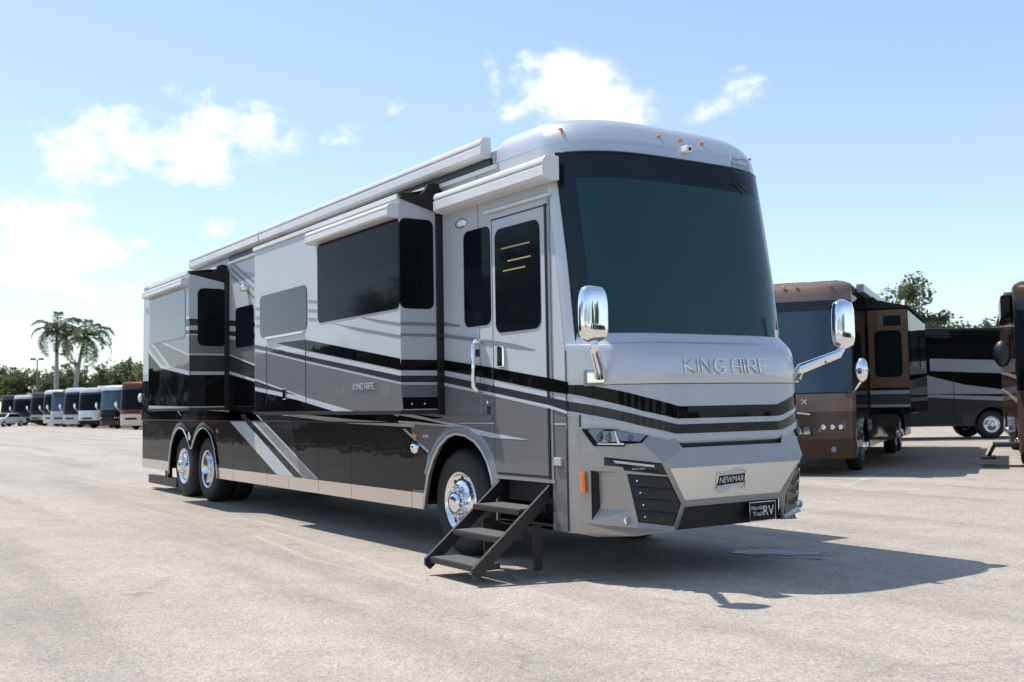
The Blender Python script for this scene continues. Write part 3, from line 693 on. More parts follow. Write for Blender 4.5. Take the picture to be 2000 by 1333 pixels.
mb = MB(); a = S(289, 928, -1.1); mb.box((-13.98, -1.1, .10), (-12.1, -.98, .26)); mb.box((-12.9, -1.08, .26), (-12.7, -1.0, .6)); mb.build('tow_frame', STEPM, RV)
for s in (-1, 1): MB().ball((-13.77, s*1.29, 2.0-.55), .035, 8, (1, .6, 1.6)).build('rear_marker', REDL, RV)
MB().ball((-13.8, -1.31, 1.75), .06, 10, (1, .7, 1.5)).build('rear_lamp', WHITE, RV)

# --- wheels
def wheel(parent, x, y, s, kind, Rr=.53, name='wheel', full=True):
    """s=-1: outside face towards -y"""
    t = MB(); pr = [(.295, -.10), (.30, -.145), (.34, -.158), (.42, -.16), (.475, -.150), (.51, -.128), (.53, -.095), (.53, .11), (.50, .14), (.30, .14)]
    k = Rr/.53
    t.lathe_y([(r_*k, -s*yy*-1 if False else s*-yy) for r_, yy in pr], 40)
    for yy in (-.06, -.02, .02, .06): t.lathe_y([(.5305*k, s*-(yy-.006)), (.534*k, s*-(yy-.005)), (.534*k, s*-(yy+.005)), (.5305*k, s*-(yy+.006))], 40)
    wh = t.build(name, RUBBER, parent, fix=True); wh.location = (x, y, Rr)
    if kind == 'steer': pr = [(.312, -.140), (.305, -.158), (.292, -.160), (.280, -.146), (.262, -.125), (.235, -.122), (.19, -.138), (.165, -.145), (.16, -.150), (.11, -.152), (.108, -.21), (.10, -.235), (.06, -.245), (0, -.245)]
    else: pr = [(.312, -.140), (.305, -.158), (.292, -.160), (.280, -.135), (.262, .0), (.25, .04), (.21, .055), (.12, .06), (.118, -.02), (.10, -.05), (0, -.06)]
    rm = MB().lathe_y([(r_*k, s*-yy) for r_, yy in pr], 40).build('rim', ALU, wh, fix=True)
    if not full: return wh
    zr = -.1235 if kind == 'steer' else .047
    hh_ = None
    for i in range(10):
        a = 2*math.pi*(i+.5)/10; yy = s*-(zr-.002)
        if hh_ is None: hh_ = o = MB().add([(.024*math.cos(q*math.pi/6), yy, .024*math.sin(q*math.pi/6)) for q in range(12)], [tuple(range(12))[::(1 if s < 0 else -1)]]).build('hand_hole', MATTE, wh)
        else: o = hh_.copy(); COL.objects.link(o)
        o.location = (.238*math.cos(a), 0, .238*math.sin(a))
    zl_ = -.15 if kind == 'steer' else .055; lug = None
    for i in range(10):
        a = 2*math.pi*i/10; c = Vector((.143*math.cos(a), 0, .143*math.sin(a)))
        if lug is None: lug = o = MB().tube([(0, s*-zl_, 0), (0, s*-(zl_-.05), 0), (0, s*-(zl_-.07), 0)], [.021, .021, .006], 10).build('lug_nut', CHROME, wh)
        else: o = lug.copy(); COL.objects.link(o)
        o.location = c
    return wh
for s in (-1, 1):
    yo = s*1.06
    for x, kd in ((-1.865, 'steer'), (-9.947, 'drive'), (-11.267, 'steer')): wheel(RV, x, yo, s, kd)
    w_ = wheel(RV, -9.947, s*.72, s, 'drive', full=False)

# --- prisms on the side plane
def side(name, pts, y, m, parent=RV, k=1, th=.008, crop=None):
    """pts: photo pixels (or crop coordinates) lying on the plane y; k = paint layer"""
    if crop: ox, oy, sc = crop; pts = [(ox+a/sc, oy+b/sc) for a, b in pts]
    yy = y-.0017*k
    P = [plane_hit(a, b, 1, y) for a, b in pts]
    return MB().prism([(p.x, yy, p.z) for p in P], (0, th, 0)).build(name, m, parent)
def rrect(x0, z0, x1, z1, r_, n=4):
    o = []
    for cx, cz, a0 in ((x1-r_, z1-r_, 0), (x0+r_, z1-r_, 90), (x0+r_, z0+r_, 180), (x1-r_, z0+r_, 270)):
        for i in range(n+1): a = R(a0+90*i/n); o.append((cx+r_*math.cos(a), cz+r_*math.sin(a)))
    return o
def window(parent, x0, z0, x1, z1, y, m=GLASS, r_=.09, name='window', proud=.008):
    wn_ = MB().prism([(x, y-proud, z) for x, z in rrect(x0, z0, x1, z1, r_)], (0, proud+.004, 0)).build(name, m, parent, .003)
    return wn_
CR3 = (780, 700, 3.1); CR5 = (480, 240, 3.174); CR6 = (480, 600, 3.3333); CR7 = (260, 480, 4.165); CR8 = (260, 760, 5.126); CR4 = (820, 280, 3.174)
# front section of the wall, x -2.04 .. .05
YD = -HW-.006
dx0, dx1, dz0, dz1 = -1.075, -.215, .873, 3.245
door = MB().box((dx0, YD, dz0), (dx1, -HW+.02, dz1)).build('entry_door', P_WHITE, RV, .004)
mb = MB(); mb.box((dx1+.002, YD-.004, dz0-.03), (dx1+.03, -HW, dz1+.02)); mb.build('door_gasket', TRIM, door)
mb = MB(); mb.box((dx0-.02, YD+.002, dz1+.002), (dx1+.05, -HW, dz1+.014)); mb.box((dx0-.014, YD+.003, dz0), (dx0-.003, -HW, dz1)); mb.box((dx0-.02, YD+.002, dz0-.02), (dx1+.03, -HW, dz0-.004)); mb.build('door_seam', TRIM, door)
mb = MB(); mb.box((dx0-.05, YD-.008, dz0-.06), (dx1+.10, -HW+.01, dz0-.03)); mb.box((dx1+.055, YD-.004, dz0-.05), (dx1+.08, -HW, dz1+.08)); mb.build('door_frame', P_STRIPE, door)
mb = MB(); mb.box((dx0-.10, YD-.03, dz1+.075), (dx1+.10, -HW, dz1+.10)); mb.build('drip_rail', AWN, RV, .004)
side('paint_field', [(866, 754), (968, 775), (1077, 799), (1107, 806), (1107, 826.5), (866, 826)], -HW, P_GREY, k=1, th=.003)
YS = -HW
MB().prism([(dx0+.002, YD-.0015, dz0+.002), (dx1-.002, YD-.0015, dz0+.002), (dx1-.002, YD-.0015, S(1075, 799).z), (dx0+.002, YD-.0015, S(965, 775).z)], (0, .004, 0)).build('paint_field', P_GREY, door)
def fstripe(t, b, m, k=6): return side('paint_stripe', t+b[::-1], -HW, m, k=k, th=.0125)
fstripe([(867, 703.5), (965, 719), (1075, 739), (1108.5, 746.5)], [(867, 723.5), (965, 741.5), (1075, 765), (1108.5, 770)], P_BLACK)
fstripe([(867, 734.5), (965, 754), (1075, 777), (1108.5, 784)], [(867, 747.5), (965, 768), (1075, 792), (1108.5, 803)], P_CHAR)
fstripe([(867, 747.5), (965, 768), (1075, 792), (1108.5, 803)], [(867, 753), (965, 774), (1075, 798), (1108.5, 809)], P_WHITE)
side('paint_stripe', [(0, 1108), (140, 1108), (250, 1128), (242, 1140), (140, 1132), (0, 1125)][1:5], -HW, P_STRIPE, k=2, crop=(820, 280, 3.174))
fstripe([(866, 653), (955, 664), (1010, 673), (1045, 683)], [(866, 659), (955, 671), (1010, 681), (1045, 683.6)], P_STRIPE)
# swoosh over the wheel arch
side('paint_swoosh', [(0, 322), (80, 345), (290, 390), (580, 455), (790, 496), (570, 482), (470, 460), (330, 416), (80, 398), (0, 390)], -HW, P_WHITE, k=6, th=.012, crop=CR3)
side('paint_stripe', [(0, 345), (170, 376), (320, 408), (120, 386), (0, 378)], -HW, P_BLACK, k=7, th=.012, crop=CR3)
side('paint_field', [(804.6, 856), (834, 881), (829, 958), (804.6, 957)], -HW, P_CHAR2, k=2)
side('paint_stripe', [(787, 838), (792, 838), (839, 881), (836, 885)], -HW, P_WHITE, k=3)
# strip between the slides and the compartment doors
side('paint_field', [(278, 795), (500, 808), (640, 806), (800, 808), (866, 816), (804, 826), (640, 822.5), (276, 821)], -HW, P_BLACK, k=2)
side('paint_swoosh', [(150, 692), (380, 700), (700, 733), (1100, 758), (1100, 784), (700, 760), (480, 736), (300, 712)], -HW, P_WHITE, k=4, th=.01, crop=CR6)
side('paint_field', [(640, 812), (866, 800), (866, 835), (960, 850), (800, 826)], -HW, P_GREY, k=1)
side('paint_swoosh', [(920, 676), (1040, 688), (1400, 770), (1400, 778), (1080, 745), (960, 700)], -HW, P_WHITE, k=5, crop=CR6)
# diagonals across the compartment doors
side('paint_stripe', [(860, 200), (1030, 225), (1610, 880), (1440, 858)], -HW, P_WHITE, k=2, th=.006, crop=CR8)
side('paint_stripe', [(1110, 245), (1150, 250), (1725, 893), (1705, 890)], -HW, P_WHITE, k=2, th=.006, crop=CR8)
side('paint_stripe', [(1150, 250), (1240, 262), (1850, 903), (1725, 893)], -HW, P_STRIPE, k=2, th=.006, crop=CR8)
side('paint_stripe', [(1232, 258), (1246, 262), (1858, 903), (1842, 903)], -HW, P_WHITE, k=3, th=.006, crop=CR8)
side('paint_stripe', [(425, 188), (570, 206), (450, 212), (484, 272)], -HW, P_WHITE, k=4, crop=CR8)
# rear end of the wall
side('paint_field', [(278, 745), (372, 745), (372, 800), (278, 800)], -HW, P_BLACK, k=1)
side('paint_stripe', [(285, 600), (300, 610), (300, 622), (285, 612)], -HW, P_STRIPE, k=1)
# wall between the two slides
side('paint_field', [(448, 663), (498, 668), (498, 815), (448, 806)], -HW, P_GREY, k=1)
side('paint_stripe', [(448, 626), (498, 630), (498, 640), (448, 637)], -HW, P_CHAR, k=2)
side('paint_stripe', [(448, 647), (498, 652), (498, 662), (448, 656)], -HW, P_CHAR, k=2)
side('paint_stripe', [(448, 692), (498, 712), (498, 715), (448, 694.5)], -HW, P_WHITE, k=3)
side('paint_field', [(448, 694.5), (498, 715), (498, 741), (448, 725)], -HW, P_CHAR, k=2)
side('paint_stripe', [(448, 725), (498, 741), (498, 746), (448, 731)], -HW, P_WHITE, k=3)
side('paint_field', [(448, 731), (498, 746), (498, 812), (448, 806)], -HW, P_BLACK, k=2)
for a, b in (((800, 130), (985, 290)), ((800, 180), (985, 350)), ((800, 235), (985, 415))):
    side('paint_stripe', [a, b, (b[0], b[1]+18), (a[0], a[1]+16)], -HW, P_STRIPE, k=1, crop=CR7)
# windows, lamps and handles on the wall
window(RV, -1.60, S(900, 642).z-.0, -1.115, S(893, 470).z+.06, -HW, GLASS, .08)
window(door, dx0+.055, S(1000, 648).z, dx1-.07, S(1050, 428).z, YD, GLASS, .09, 'door_window')
sw = window(RV, S(852-0, 0).x if False else -8.30, S(466, 680).z, S(497, 600).x-.02, S(466, 602).z, -HW-.012, GLASS, .06)
for (py, l0, l1) in ((480, .16, .8), (507, .3, .82), (525, .2, .7)):
    z = S(1010, py).z; o = MB().box((dx0+.055+(dx1-dx0-.125)*l0, YD-.0105, z-.007), (dx0+.055+(dx1-dx0-.125)*l1, YD-.0075, z+.007)).build('blind_slat', BRASS, door)
c = S(902, 437); mb = MB(); mb.ball((c.x, -HW-.01, c.z), .11, 16, (1, .25, .45)); pl_ = mb.build('porch_light', ALU, RV); MB().ball((c.x+.01, -HW-.025, c.z-.005), .07, 12, (1, .25, .5)).build('lamp_lens', WHITE, pl_)
hx = S(943, 700).x; z1, z0_ = S(943, 668).z, S(945, 765).z
mb = MB(); mb.tube([(hx, -HW+.01, z1), (hx, -HW-.085, z1-.005), (hx, -HW-.11, z1-.04), (hx, -HW-.11, (z1+z0_)/2), (hx, -HW-.11, z0_+.05), (hx+.01, -HW-.085, z0_+.01), (hx+.02, -HW+.01, z0_)], .022, 10)
mb.ball((hx, -HW-.06, z1), .04, 10, (1, 1.2, .8)); mb.build('grab_handle', CHROME, RV)
c = S(981, 697, YD); lt = MB().box((c.x-.055, YD-.03, c.z-.10), (c.x+.055, YD, c.z+.10)).build('door_latch', CHROME, door, .012)
MB().box((c.x-.035, YD-.032, c.z-.05), (c.x+.02, YD-.029, c.z+.07)).build('latch_cup', TRIM, lt)
c = S(932, 690); MB().box((c.x-.05, -HW-.006, c.z-.035), (c.x+.05, -HW, c.z+.035)).build('keypad', TRIM, RV, .004)
c = S(955, 800); MB().box((c.x-.02, -HW-.012, c.z-.05), (c.x+.03, -HW, c.z+.03)).build('badge_plate', TRIM, RV, .004)
c = S(955, 786); MB().ball((c.x, -HW-.012, c.z), .018, 8).build('lock_barrel', CHROME, RV)
for px, py, m_ in ((811, 850, AMBER), (426, 842, REDL)):
    c = S(px, py); MB().ball((c.x, -HW-.004, c.z), .05, 12, (1, .35, .7)).build('side_marker', m_, RV)
c = S(815, 874); mb = MB(); mb.ball((c.x, -HW-.02, c.z), .075, 14, (1, .7, 1)); mb.build('docking_light', CHROME, RV)
c = S(832, 852); MB().box((c.x-.06, -HW-.01, c.z-.015), (c.x+.06, -HW, c.z+.015)).build('docking_latch', P_SILVER, RV, .003)
c = S(373, 852); MB().ball((c.x, -HW-.02, c.z), .05, 10, (1, .6, 1.5)).build('fender_lamp', CHROME, RV)
c = S(484, 563); MB().ball((c.x, -HW-.05, c.z), .075, 12, (1, 1, .8)).build('side_camera', CHROME, RV)
# rub rail above the compartment doors, vent ledge
MB().box((-13.7, -HW-.010, ZSEAM-.004), (-2.5, -HW, ZSEAM+.012)).build('rub_rail', P_CHAR, RV, .003)
c0, c1 = S(866, 812), S(962, 817); MB().box((c0.x, -HW-.012, c1.z-.03), (c1.x, -HW, c1.z+.03)).build('slide_track_cover', P_GREY, RV, .004)
for px in (856, 938): pass
# thin panel joints on the wall
for x in (S(933, 400).x, S(1105, 700).x): MB().box((x-.005, -HW-.003, 1.32 if x < 0 else .42), (x+.005, -HW, 3.75 if x < 0 else 1.95)).build('wall_joint', P_STRIPE if x < 0 else P_CHAR, RV)

# --- slide-outs
def slide(x0, x1, yo, z0, z1):
    s_ = MB().box((x0, yo, z0), (x1, -HW+.2, z1)).build('slide_out', P_WHITE, RV, .006)
    mb = MB(); t = .035
    mb.box((x0-.03, yo-.012, z0-.03), (x1+.012, yo+.05, z0)); mb.box((x0-.02, yo+.05, z0-.04), (x1+.012, -HW, z0-.002)); mb.build('slide_flange', P_CHAR, s_, .004)
    mb = MB(); mb.box((x1-.05, -HW-.075, z0-.05), (x1+.03, -HW-.002, z1+.06)); mb.build('slide_seal', TRIM, s_, .004); MB().box((x0-.03, -HW-.06, z0-.05), (x0+.05, -HW-.002, z1+.06)).build('slide_seal', TRIM, s_, .004)
    return s_
SL1 = slide(-6.187, -2.04, -1.77, 1.458, 3.585)
SL2 = slide(-10.93, -8.655, -1.90, 1.53, 3.56)
Y1, Y2 = -1.77, -1.90
window(SL1, -4.09, 2.478, -2.05, 3.39, Y1, GLASS, .07)
window(SL1, -5.975, 2.43, -4.41, 2.965, Y1, GLASS_G, .09)
def xpoly(name, pts, x, m, parent, th=-.006, pr=.004): return MB().prism([(x+pr, y, z) for y, z in pts], (th, 0, 0)).build(name, m, parent)
XF1 = -2.04; XF2 = -8.655
xpoly('window', [(y, z) for y, z in rrect(Y1-.006, 2.478, -HW-.105, 3.39, .07)], XF1, GLASS, SL1, pr=.009, th=-.012)
def band(x, yo, py0, py1, pxr, m, parent, k=1):
    z1_ = plane_hit(pxr, py0, 0, x).z; z0_ = plane_hit(pxr, py1, 0, x).z
    return xpoly('paint_stripe', [(yo+.001, z0_), (-HW-.07, z0_), (-HW-.07, z1_), (yo+.001, z1_)], x, m, parent, th=-.003, pr=.0015*k)
for py0, py1, m_, k in ((703, 724, P_BLACK, 1), (724, 734, P_WHITE, 1), (734, 747, P_CHAR, 1), (747, 752, P_WHITE, 1), (752, 776, P_GREY, 1), (776, 799, P_BLACK, 1), (630, 637, P_STRIPE, 1), (652, 658, P_STRIPE, 1)):
    band(XF1, Y1, py0, py1, 822, m_, SL1, k)
for py0, py1, m_ in ((624, 637, P_CHAR), (645.5, 653, P_CHAR), (656, 691, P_GREY), (694.5, 726, P_CHAR), (732.5, 794, P_BLACK)):
    band(XF2, Y2, py0, py1, 409, m_, SL2)
a, b = plane_hit(386, 563, 0, XF2), plane_hit(445, 677, 0, XF2)
xpoly('window', rrect(a.y, b.z, b.y-.02, a.z, .09), XF2, GLASS, SL2, pr=.009, th=-.012)
# paint on slide 1 outer face
def s1(name, pts, m, k=1): return side(name, pts, Y1, m, SL1, k, .006, CR6)
s1('paint_field', [(62, 290), (140, 302), (390, 362), (1013, 503), (1024, 668), (700, 676), (400, 588), (62, 465)], P_GREY)
s1('paint_stripe', [(200, 236), (390, 213), (1004, 335), (1015, 412), (700, 346), (390, 282)], P_BLACK, 2)
s1('paint_stripe', [(62, 246), (140, 262), (390, 318), (1015, 450), (1017, 489), (390, 347), (140, 287), (62, 271)], P_CHAR, 2)
s1('paint_field', [(62, 478), (400, 602), (700, 678), (62, 690)], P_WHITE, 1)
s1('paint_stripe', [(62, 480), (325, 573), (62, 520)], P_CHAR, 2)
s1('paint_field', [(62, 546), (330, 604), (585, 682), (62, 690)], P_BLACK, 2)
s1('paint_stripe', [(560, 104), (760, 140), (1008, 184), (1008, 202), (760, 158)], P_STRIPE, 2)
s1('paint_stripe', [(735, 62), (860, 82), (1006, 104), (1006, 120), (860, 98)], P_STRIPE, 2)
for py in (586, 604, 621): side('paint_stripe', [(602, py), (619, py+1), (619, py+7), (602, py+6)], Y1, P_STRIPE, SL1, 1, .006)
for py in (600, 618, 634): side('paint_stripe', [(499, py), (508, py+1), (508, py+7), (499, py+6)], Y1, P_STRIPE, SL1, 1, .006)
kc1 = S(712, 755, Y1)
deco('KING AIRE', 'chrome_letter', CHROME, SL1, lambda u, v: Vector((kc1.x+u, Y1-.008, kc1.z+v)), .52, .062, .0045)
# fold-down cover outline, latch, seams
for (a, b) in (((520.5, 662), (595, 655)),): 
    p, q = S(*a, Y1), S(*b, Y1); MB().box((p.x, Y1-.03, p.z-.012), (q.x, Y1, p.z+.012)).build('hinge_rail', AWN, SL1, .004)
for px, py0, py1 in ((521, 676, 792), (597, 664, 790)):
    p, q = S(px, py0, Y1), S(px, py1, Y1); MB().box((p.x-.004, Y1-.006, q.z), (p.x+.004, Y1, p.z)).build('panel_joint', TRIM, SL1)
c = S(557, 770, Y1); MB().box((c.x-.05, Y1-.02, c.z-.07), (c.x+.05, Y1, c.z+.07)).build('compartment_latch', CHROME, SL1, .01)
for px in (804, 829):
    p = plane_hit(px, 789, 0, XF1); MB().ball((XF1+.006, p.y, p.z), .012, 8).build('flange_screw', CHROME, SL1)
# paint on slide 2 outer face
def s2(name, pts, m, k=1): return side(name, pts, Y2, m, SL2, k, .006, CR7)
s2('paint_field', [(130, 795), (455, 735), (458, 1045), (235, 985), (130, 860)], P_STRIPE)
s2('paint_stripe', [(222, 790), (240, 786), (458, 885), (458, 897)], P_WHITE, 2)
s2('paint_field', [(150, 800), (225, 792), (458, 897), (458, 1012), (300, 982)], P_GREY, 1.5)
s2('paint_stripe', [(128, 780), (165, 798), (302, 982), (262, 978)], P_WHITE, 3)
s2('paint_field', [(150, 830), (175, 830), (275, 975), (245, 970)], P_STRIPE, 4)
s2('paint_stripe', [(128, 842), (232, 970), (458, 1025), (458, 1055), (228, 998), (128, 872)], P_WHITE, 4)
s2('paint_field', [(126, 872), (228, 998), (458, 1055), (458, 1310), (128, 1300)], P_BLACK, 2)
s2('paint_stripe', [(432, 598), (460, 598), (460, 655), (432, 655)], P_CHAR, 2)
s2('paint_stripe', [(432, 690), (460, 690), (460, 720), (432, 722)], P_CHAR, 2)
GLASS_M = mat('sky_mirroring_glass', (.03, .037, .046), .05, spec=1., bump=(1.2, .03, .02))
window(SL2, -10.86, 2.61, -8.84, 3.36, Y2, GLASS_M, .07)

# --- awnings
def awning_box(x0, x1, y, z0, z1, d, parent=RV, name='window_awning', m=AWN):
    """cassette with a rounded upper lip, a shadow slot and end caps; d = how far it stands out"""
    h = z1-z0
    pr = [(0, 0), (-.35*d, -.02*h), (-.8*d, .02*h), (-d, .12*h), (-d, .56*h), (-.92*d, .58*h), (-.92*d, .64*h), (-1.0*d, .68*h), (-.97*d, .82*h), (-.86*d, .93*h), (-.66*d, 1.0*h), (0, 1.0*h)]
    aw = MB().prism([(x1, y+a, z0+b) for a, b in pr], (x0-x1, 0, 0)).build(name, m, parent, .0)
    bv = aw.modifiers.new('bevel', 'BEVEL'); bv.width = .006; bv.segments = 2; bv.limit_method = 'ANGLE'
    for xa, xb in ((x0-.03, x0+.004), (x1-.004, x1+.03)):
        e = MB().prism([(xb, y+a*1.03, z0-.006+b*1.04) for a, b in pr], (xa-xb, 0, 0)).build('end_cap', m, aw)
        bv = e.modifiers.new('bevel', 'BEVEL'); bv.width = .006; bv.segments = 2; bv.limit_method = 'ANGLE'
    MB().box((x0, y-d*.925, z0+.575*h), (x1, y-d*.85, z0+.645*h)).build('awning_slot', TRIM, aw)
    return aw
awning_box(-1.87, -.01, -HW, 3.44, 3.645, .17, RV, 'door_awning')
awning_box(-4.13, -2.075, Y1, 3.395, 3.535, .13, SL1)
awning_box(-10.9, -8.70, Y2, 3.385, 3.50, .12, SL2)
for a, b in ((-7.03, -1.10), (-10.3, -7.06)):
    awning_box(a, b, -HW, 3.855, 4.045, .115, RV, 'patio_awning')
MB().box((-13.6, -HW-.02, 3.85), (-10.35, -HW, 3.88)).build('roof_rail', AWN, RV, .004)
# gutter rail; black strip painted for the topper shadow over the slides
MB().box((-8.6, -HW-.035, 3.725), (-.95, -HW, 3.77)).build('gutter_rail', AWN, RV, .006)
MB().box((-8.6, -HW-.02, 3.775), (-1.05, -HW-.001, 3.845)).build('topper_shadow_strip', TRIM, RV)
# slide toppers: roller against the wall, fabric to the slide edge, black end brackets
def topper(x0, x1, yo, zt, parent, zr):
    mb = MB(); mb.tube([(x0, -HW-.12, zr), (x1, -HW-.12, zr)], .055, 14); tp = mb.build('topper_roller', AWN, parent)
    MB().prism([(x1, -HW-.10, zr+.02), (x1, yo-.01, zt+.045), (x1, yo-.01, zt+.035), (x1, -HW-.10, zr)], (x0-x1, 0, 0)).build('topper_fabric', AWN_FAB, tp)
    MB().box((x0, yo-.02, zt-.0), (x1, yo+.03, zt+.05)).build('topper_rail', AWN, tp, .006)
    for x in (x0-.05, x1):
        MB().prism([(x+.05, y, z) for y, z in ((yo+.01, zt), (-HW-.02, zt-.12), (-HW-.02, zr+.06), (-HW-.10, zr+.075), (-HW-.17, zr+.05), (-HW-.20, zr-.01), (-HW-.26, zr-.06), (yo+.01, zt+.05))], (-.05, 0, 0)).build('topper_bracket', AWN_FAB, tp)
topper(-6.2, -2.06, Y1, 3.585, SL1, 3.70)
topper(-10.9, -8.70, Y2, 3.56, SL2, 3.66)

# --- entry steps
st = MB(); ex0, ex1 = -1.03, -.20
ST = MB().box((ex0, -1.27, .40), (ex1, -.9, .43)).build('entry_steps', STEPM, RV)
for z, yf, d in ((.60, -1.60, .30), (.385, -1.82, .27), (.165, -2.06, .27)):
    t_ = MB().box((ex0+.04, yf, z-.05), (ex1-.04, yf+d, z-.004)).build('step_tread', STEPM, ST, .006)
    MB().box((ex0+.06, yf+.015, z-.004), (ex1-.06, yf+d-.01, z+.002)).build('grip_mat', GRIT, t_)
for x in (ex0, ex1-.03):
    MB().prism([(x+.03, y, z) for y, z in ((-1.25, .83), (-1.25, .70), (-1.45, .52), (-2.04, .05), (-2.09, .09), (-2.09, .15))], (-.03, 0, 0)).build('step_stringer', STEPM, ST, .003)
    MB().prism([(x+.022, y, z) for y, z in ((-1.48, .46), (-1.38, .46), (-1.38, .07), (-1.46, .07))], (-.016, 0, 0)).build('step_bracket', STEPM, ST)
MB().box((ex0-.02, -1.27, .41), (ex1+.02, -1.0, .44)).build('step_pan', STEPM, ST)
mb = MB(); mb.box((ex0-.03, -.92, .42), (ex1+.03, -.90, .86)); mb.box((ex0-.03, -1.25, .845), (ex1+.03, -.9, .87)); mb.box((ex0-.035, -1.25, .42), (ex0-.02, -.9, .86)); mb.box((ex1+.02, -1.25, .42), (ex1+.035, -.9, .86)); mb.build('step_well', MATTE, RV)

# --- driver side, out of the photograph's sight: one slide and its windows
sl3 = MB().box((-8.2, HW-.1, 1.46), (-1.9, HW+.55, 3.58)).build('slide_out', P_WHITE, RV, .006)
MB().box((-8.2, HW+.551, 1.5), (-1.9, HW+.554, 2.0)).build('paint_stripe', P_BLACK, sl3)
for a, b in ((-7.6, -6.0), (-4.6, -2.6)): MB().prism([(x, HW+.558, z) for x, z in rrect(a, 2.4, b, 3.2, .09)], (0, -.01, 0)).build('window', GLASS, sl3)

# ================================================================== OTHER MOTORHOMES
def veh_paint(name, col, metal=.2): return MATS.get(name) or paint(name, col, metal, .35, .04)
C_ = dict(bronze=veh_paint('bronze_paint', (.100, .070, .058), .35), copper=veh_paint('copper_paint', (.20, .140, .115), .3), navy=veh_paint('navy_paint', (.012, .018, .04)), black=P_BLACK, white=P_WHITE,
          silver=P_SILVER, char=P_CHAR, grey=P_GREY, beige=veh_paint('beige_paint', (.45, .37, .28)), maroon=veh_paint('maroon_paint', (.13, .035, .03)), cream=veh_paint('cream_paint', (.62, .57, .48)), brown=veh_paint('brown_paint', (.06, .035, .025)), chard=P_CHAR2)
BLINDB = mat('blue_blind', (.03, .07, .11), .7)
WHEEL0 = None
def coach(label, loc, heading, top, mid, low, mask, stripe, L_=12.4, H=3.72, blind=GLASS, detail=1, side_sl=0, roofc=None, group='motorhomes parked around the lot', xl=(), bump_c=None):
    """a bus-shaped motorhome in its own frame: x forward, nose at x=0, y to its left"""
    rt = empty('motorhome', loc, heading); tag(rt, label, 'motorhome', group)
    hw = 1.27; roofc = roofc or top; bump_c = bump_c or low
    def f(y, z):
        xc = interp([(.3, .30), (.8, .42), (1.5, .42), (1.75, .33), (H-.35, .12), (H, 0)], z); x0 = interp([(1.6, -.05), (H, -.2)], z)
        return x0+(xc-x0)*max(0, 1-(abs(y)/hw)**4.2)**.8
    def rg(z, ins=0., dr=0.):
        return [(-.35, -(hw-ins), z)]+[(f(u2y(i/12)*hw/HW, z)-dr, u2y(i/12)*(hw-ins)/HW, z) for i in range(-12, 13)]+[(-.35, hw-ins, z)]
    def lo(rows, name, m, sm=True, parent=rt, ct=False): return loft(rows, name, m, parent, sm, ct)
    lo([rg(z) for z in (.34, .5, .72)], 'front_bumper', bump_c); lo([rg(z) for z in (.722, 1.0, 1.25)], 'front_mask', mask)
    lo([rg(z) for z in (1.252, 1.4, 1.6)], 'nose_panel', stripe)
    lo([rg(z) for z in (1.602, 2.0, 2.6, H-.42)], 'windscreen_surround', FRIT)
    lo([rg(H-.418), rg(H-.3), rg(H-.16, .01, .01), rg(H-.07, .05, .06), rg(H-.015, .14, .18), rg(H+.01, .3, .4)], 'front_cap', roofc, ct=True)
    ws = [[(f(y, z)+.012, y, z) for y in [hw*.965*math.copysign(1-(1-abs(j/9))**1.5, j) for j in range(-9, 10)]] for z in (1.63, 2.0, 2.5, H-.62)]
    lo(ws, 'windscreen', blind)
    # walls with wheel cut-outs
    wr, xf, xr = .5, -1.75, -L_*.70
    def arch(xc): return [(xc+.62*math.cos(R(a)), .46+.66*math.sin(R(a))) for a in range(180, -1, -20)]
    zm1, zm2 = 1.05, 1.62
    for s in (-1, 1):
        y = s*hw
        lowp = [(-L_, .40), (xr-.62-1.28, .40)]+arch(xr-1.28)[:-3]+arch(xr)[3:]+arch(xf)+[(-.352, .40), (-.352, 1.25), (-L_, 1.25)]
        MB().prism([(x, y, z) for x, z in lowp], (0, -s*.03, 0)).build('lower_side_wall', low, rt)
        MB().prism([(-L_, y, 1.252), (-.352, y, 1.252), (-.352, y, H-.12), (-L_+.06, y, H-.12)], (0, -s*.03, 0)).build('upper_side_wall', top, rt)
        if detail:
            for zz, hgt, m in ((1.62, .16, stripe), (1.4, .08, mid), (1.9, .07, mid)):
                MB().prism([(-L_+.02, y+s*.004, zz+.28), (-L_*.5, y+s*.004, zz+.12), (-.36, y+s*.004, zz-.06), (-.36, y+s*.004, zz-.06+hgt), (-L_*.5, y+s*.004, zz+.12+hgt), (-L_+.02, y+s*.004, zz+.28+hgt*.6)], (0, -s*.006, 0)).build('paint_stripe', m, rt)
            for a, b, z0, z1 in ((-1.35, -.65, 2.0, 2.95), (-4.2, -2.6, 2.2, 2.9), (-7.0, -5.6, 2.2, 2.85), (-10.6, -9.2, 2.2, 2.85)):
                MB().prism([(x, y+s*.008, z) for x, z in rrect(a, z0, b, z1, .1)], (0, -s*.012, 0)).build('window', GLASS, rt)
            MB().box((-L_+1.2, min(y, y+s*.14), H-.26), (-1.6, max(y, y+s*.14), H-.1)).build('patio_awning', mid, rt, .02)
        for x in (xf, xr, xr-1.28):
            w_ = wheel(rt, x, s*1.04, s, 'steer', .5, 'wheel', False)
    rp = [(-hw, H-.13), (-hw+.04, H-.06), (-hw+.14, H-.02), (0, H+.015), (hw-.14, H-.02), (hw-.04, H-.06), (hw, H-.13)]
    loft([[(x, y, z) for y, z in rp] for x in (-L_+.05, -.36)], 'roof', roofc, rt)
    MB().box((-L_-.02, -hw+.01, .42), (-L_+.03, hw-.01, H-.1)).build('rear_wall', low, rt)
    MB().box((-L_+.2, -1.0, .48), (-.3, 1.0, .9)).build('chassis', MATTE, rt)
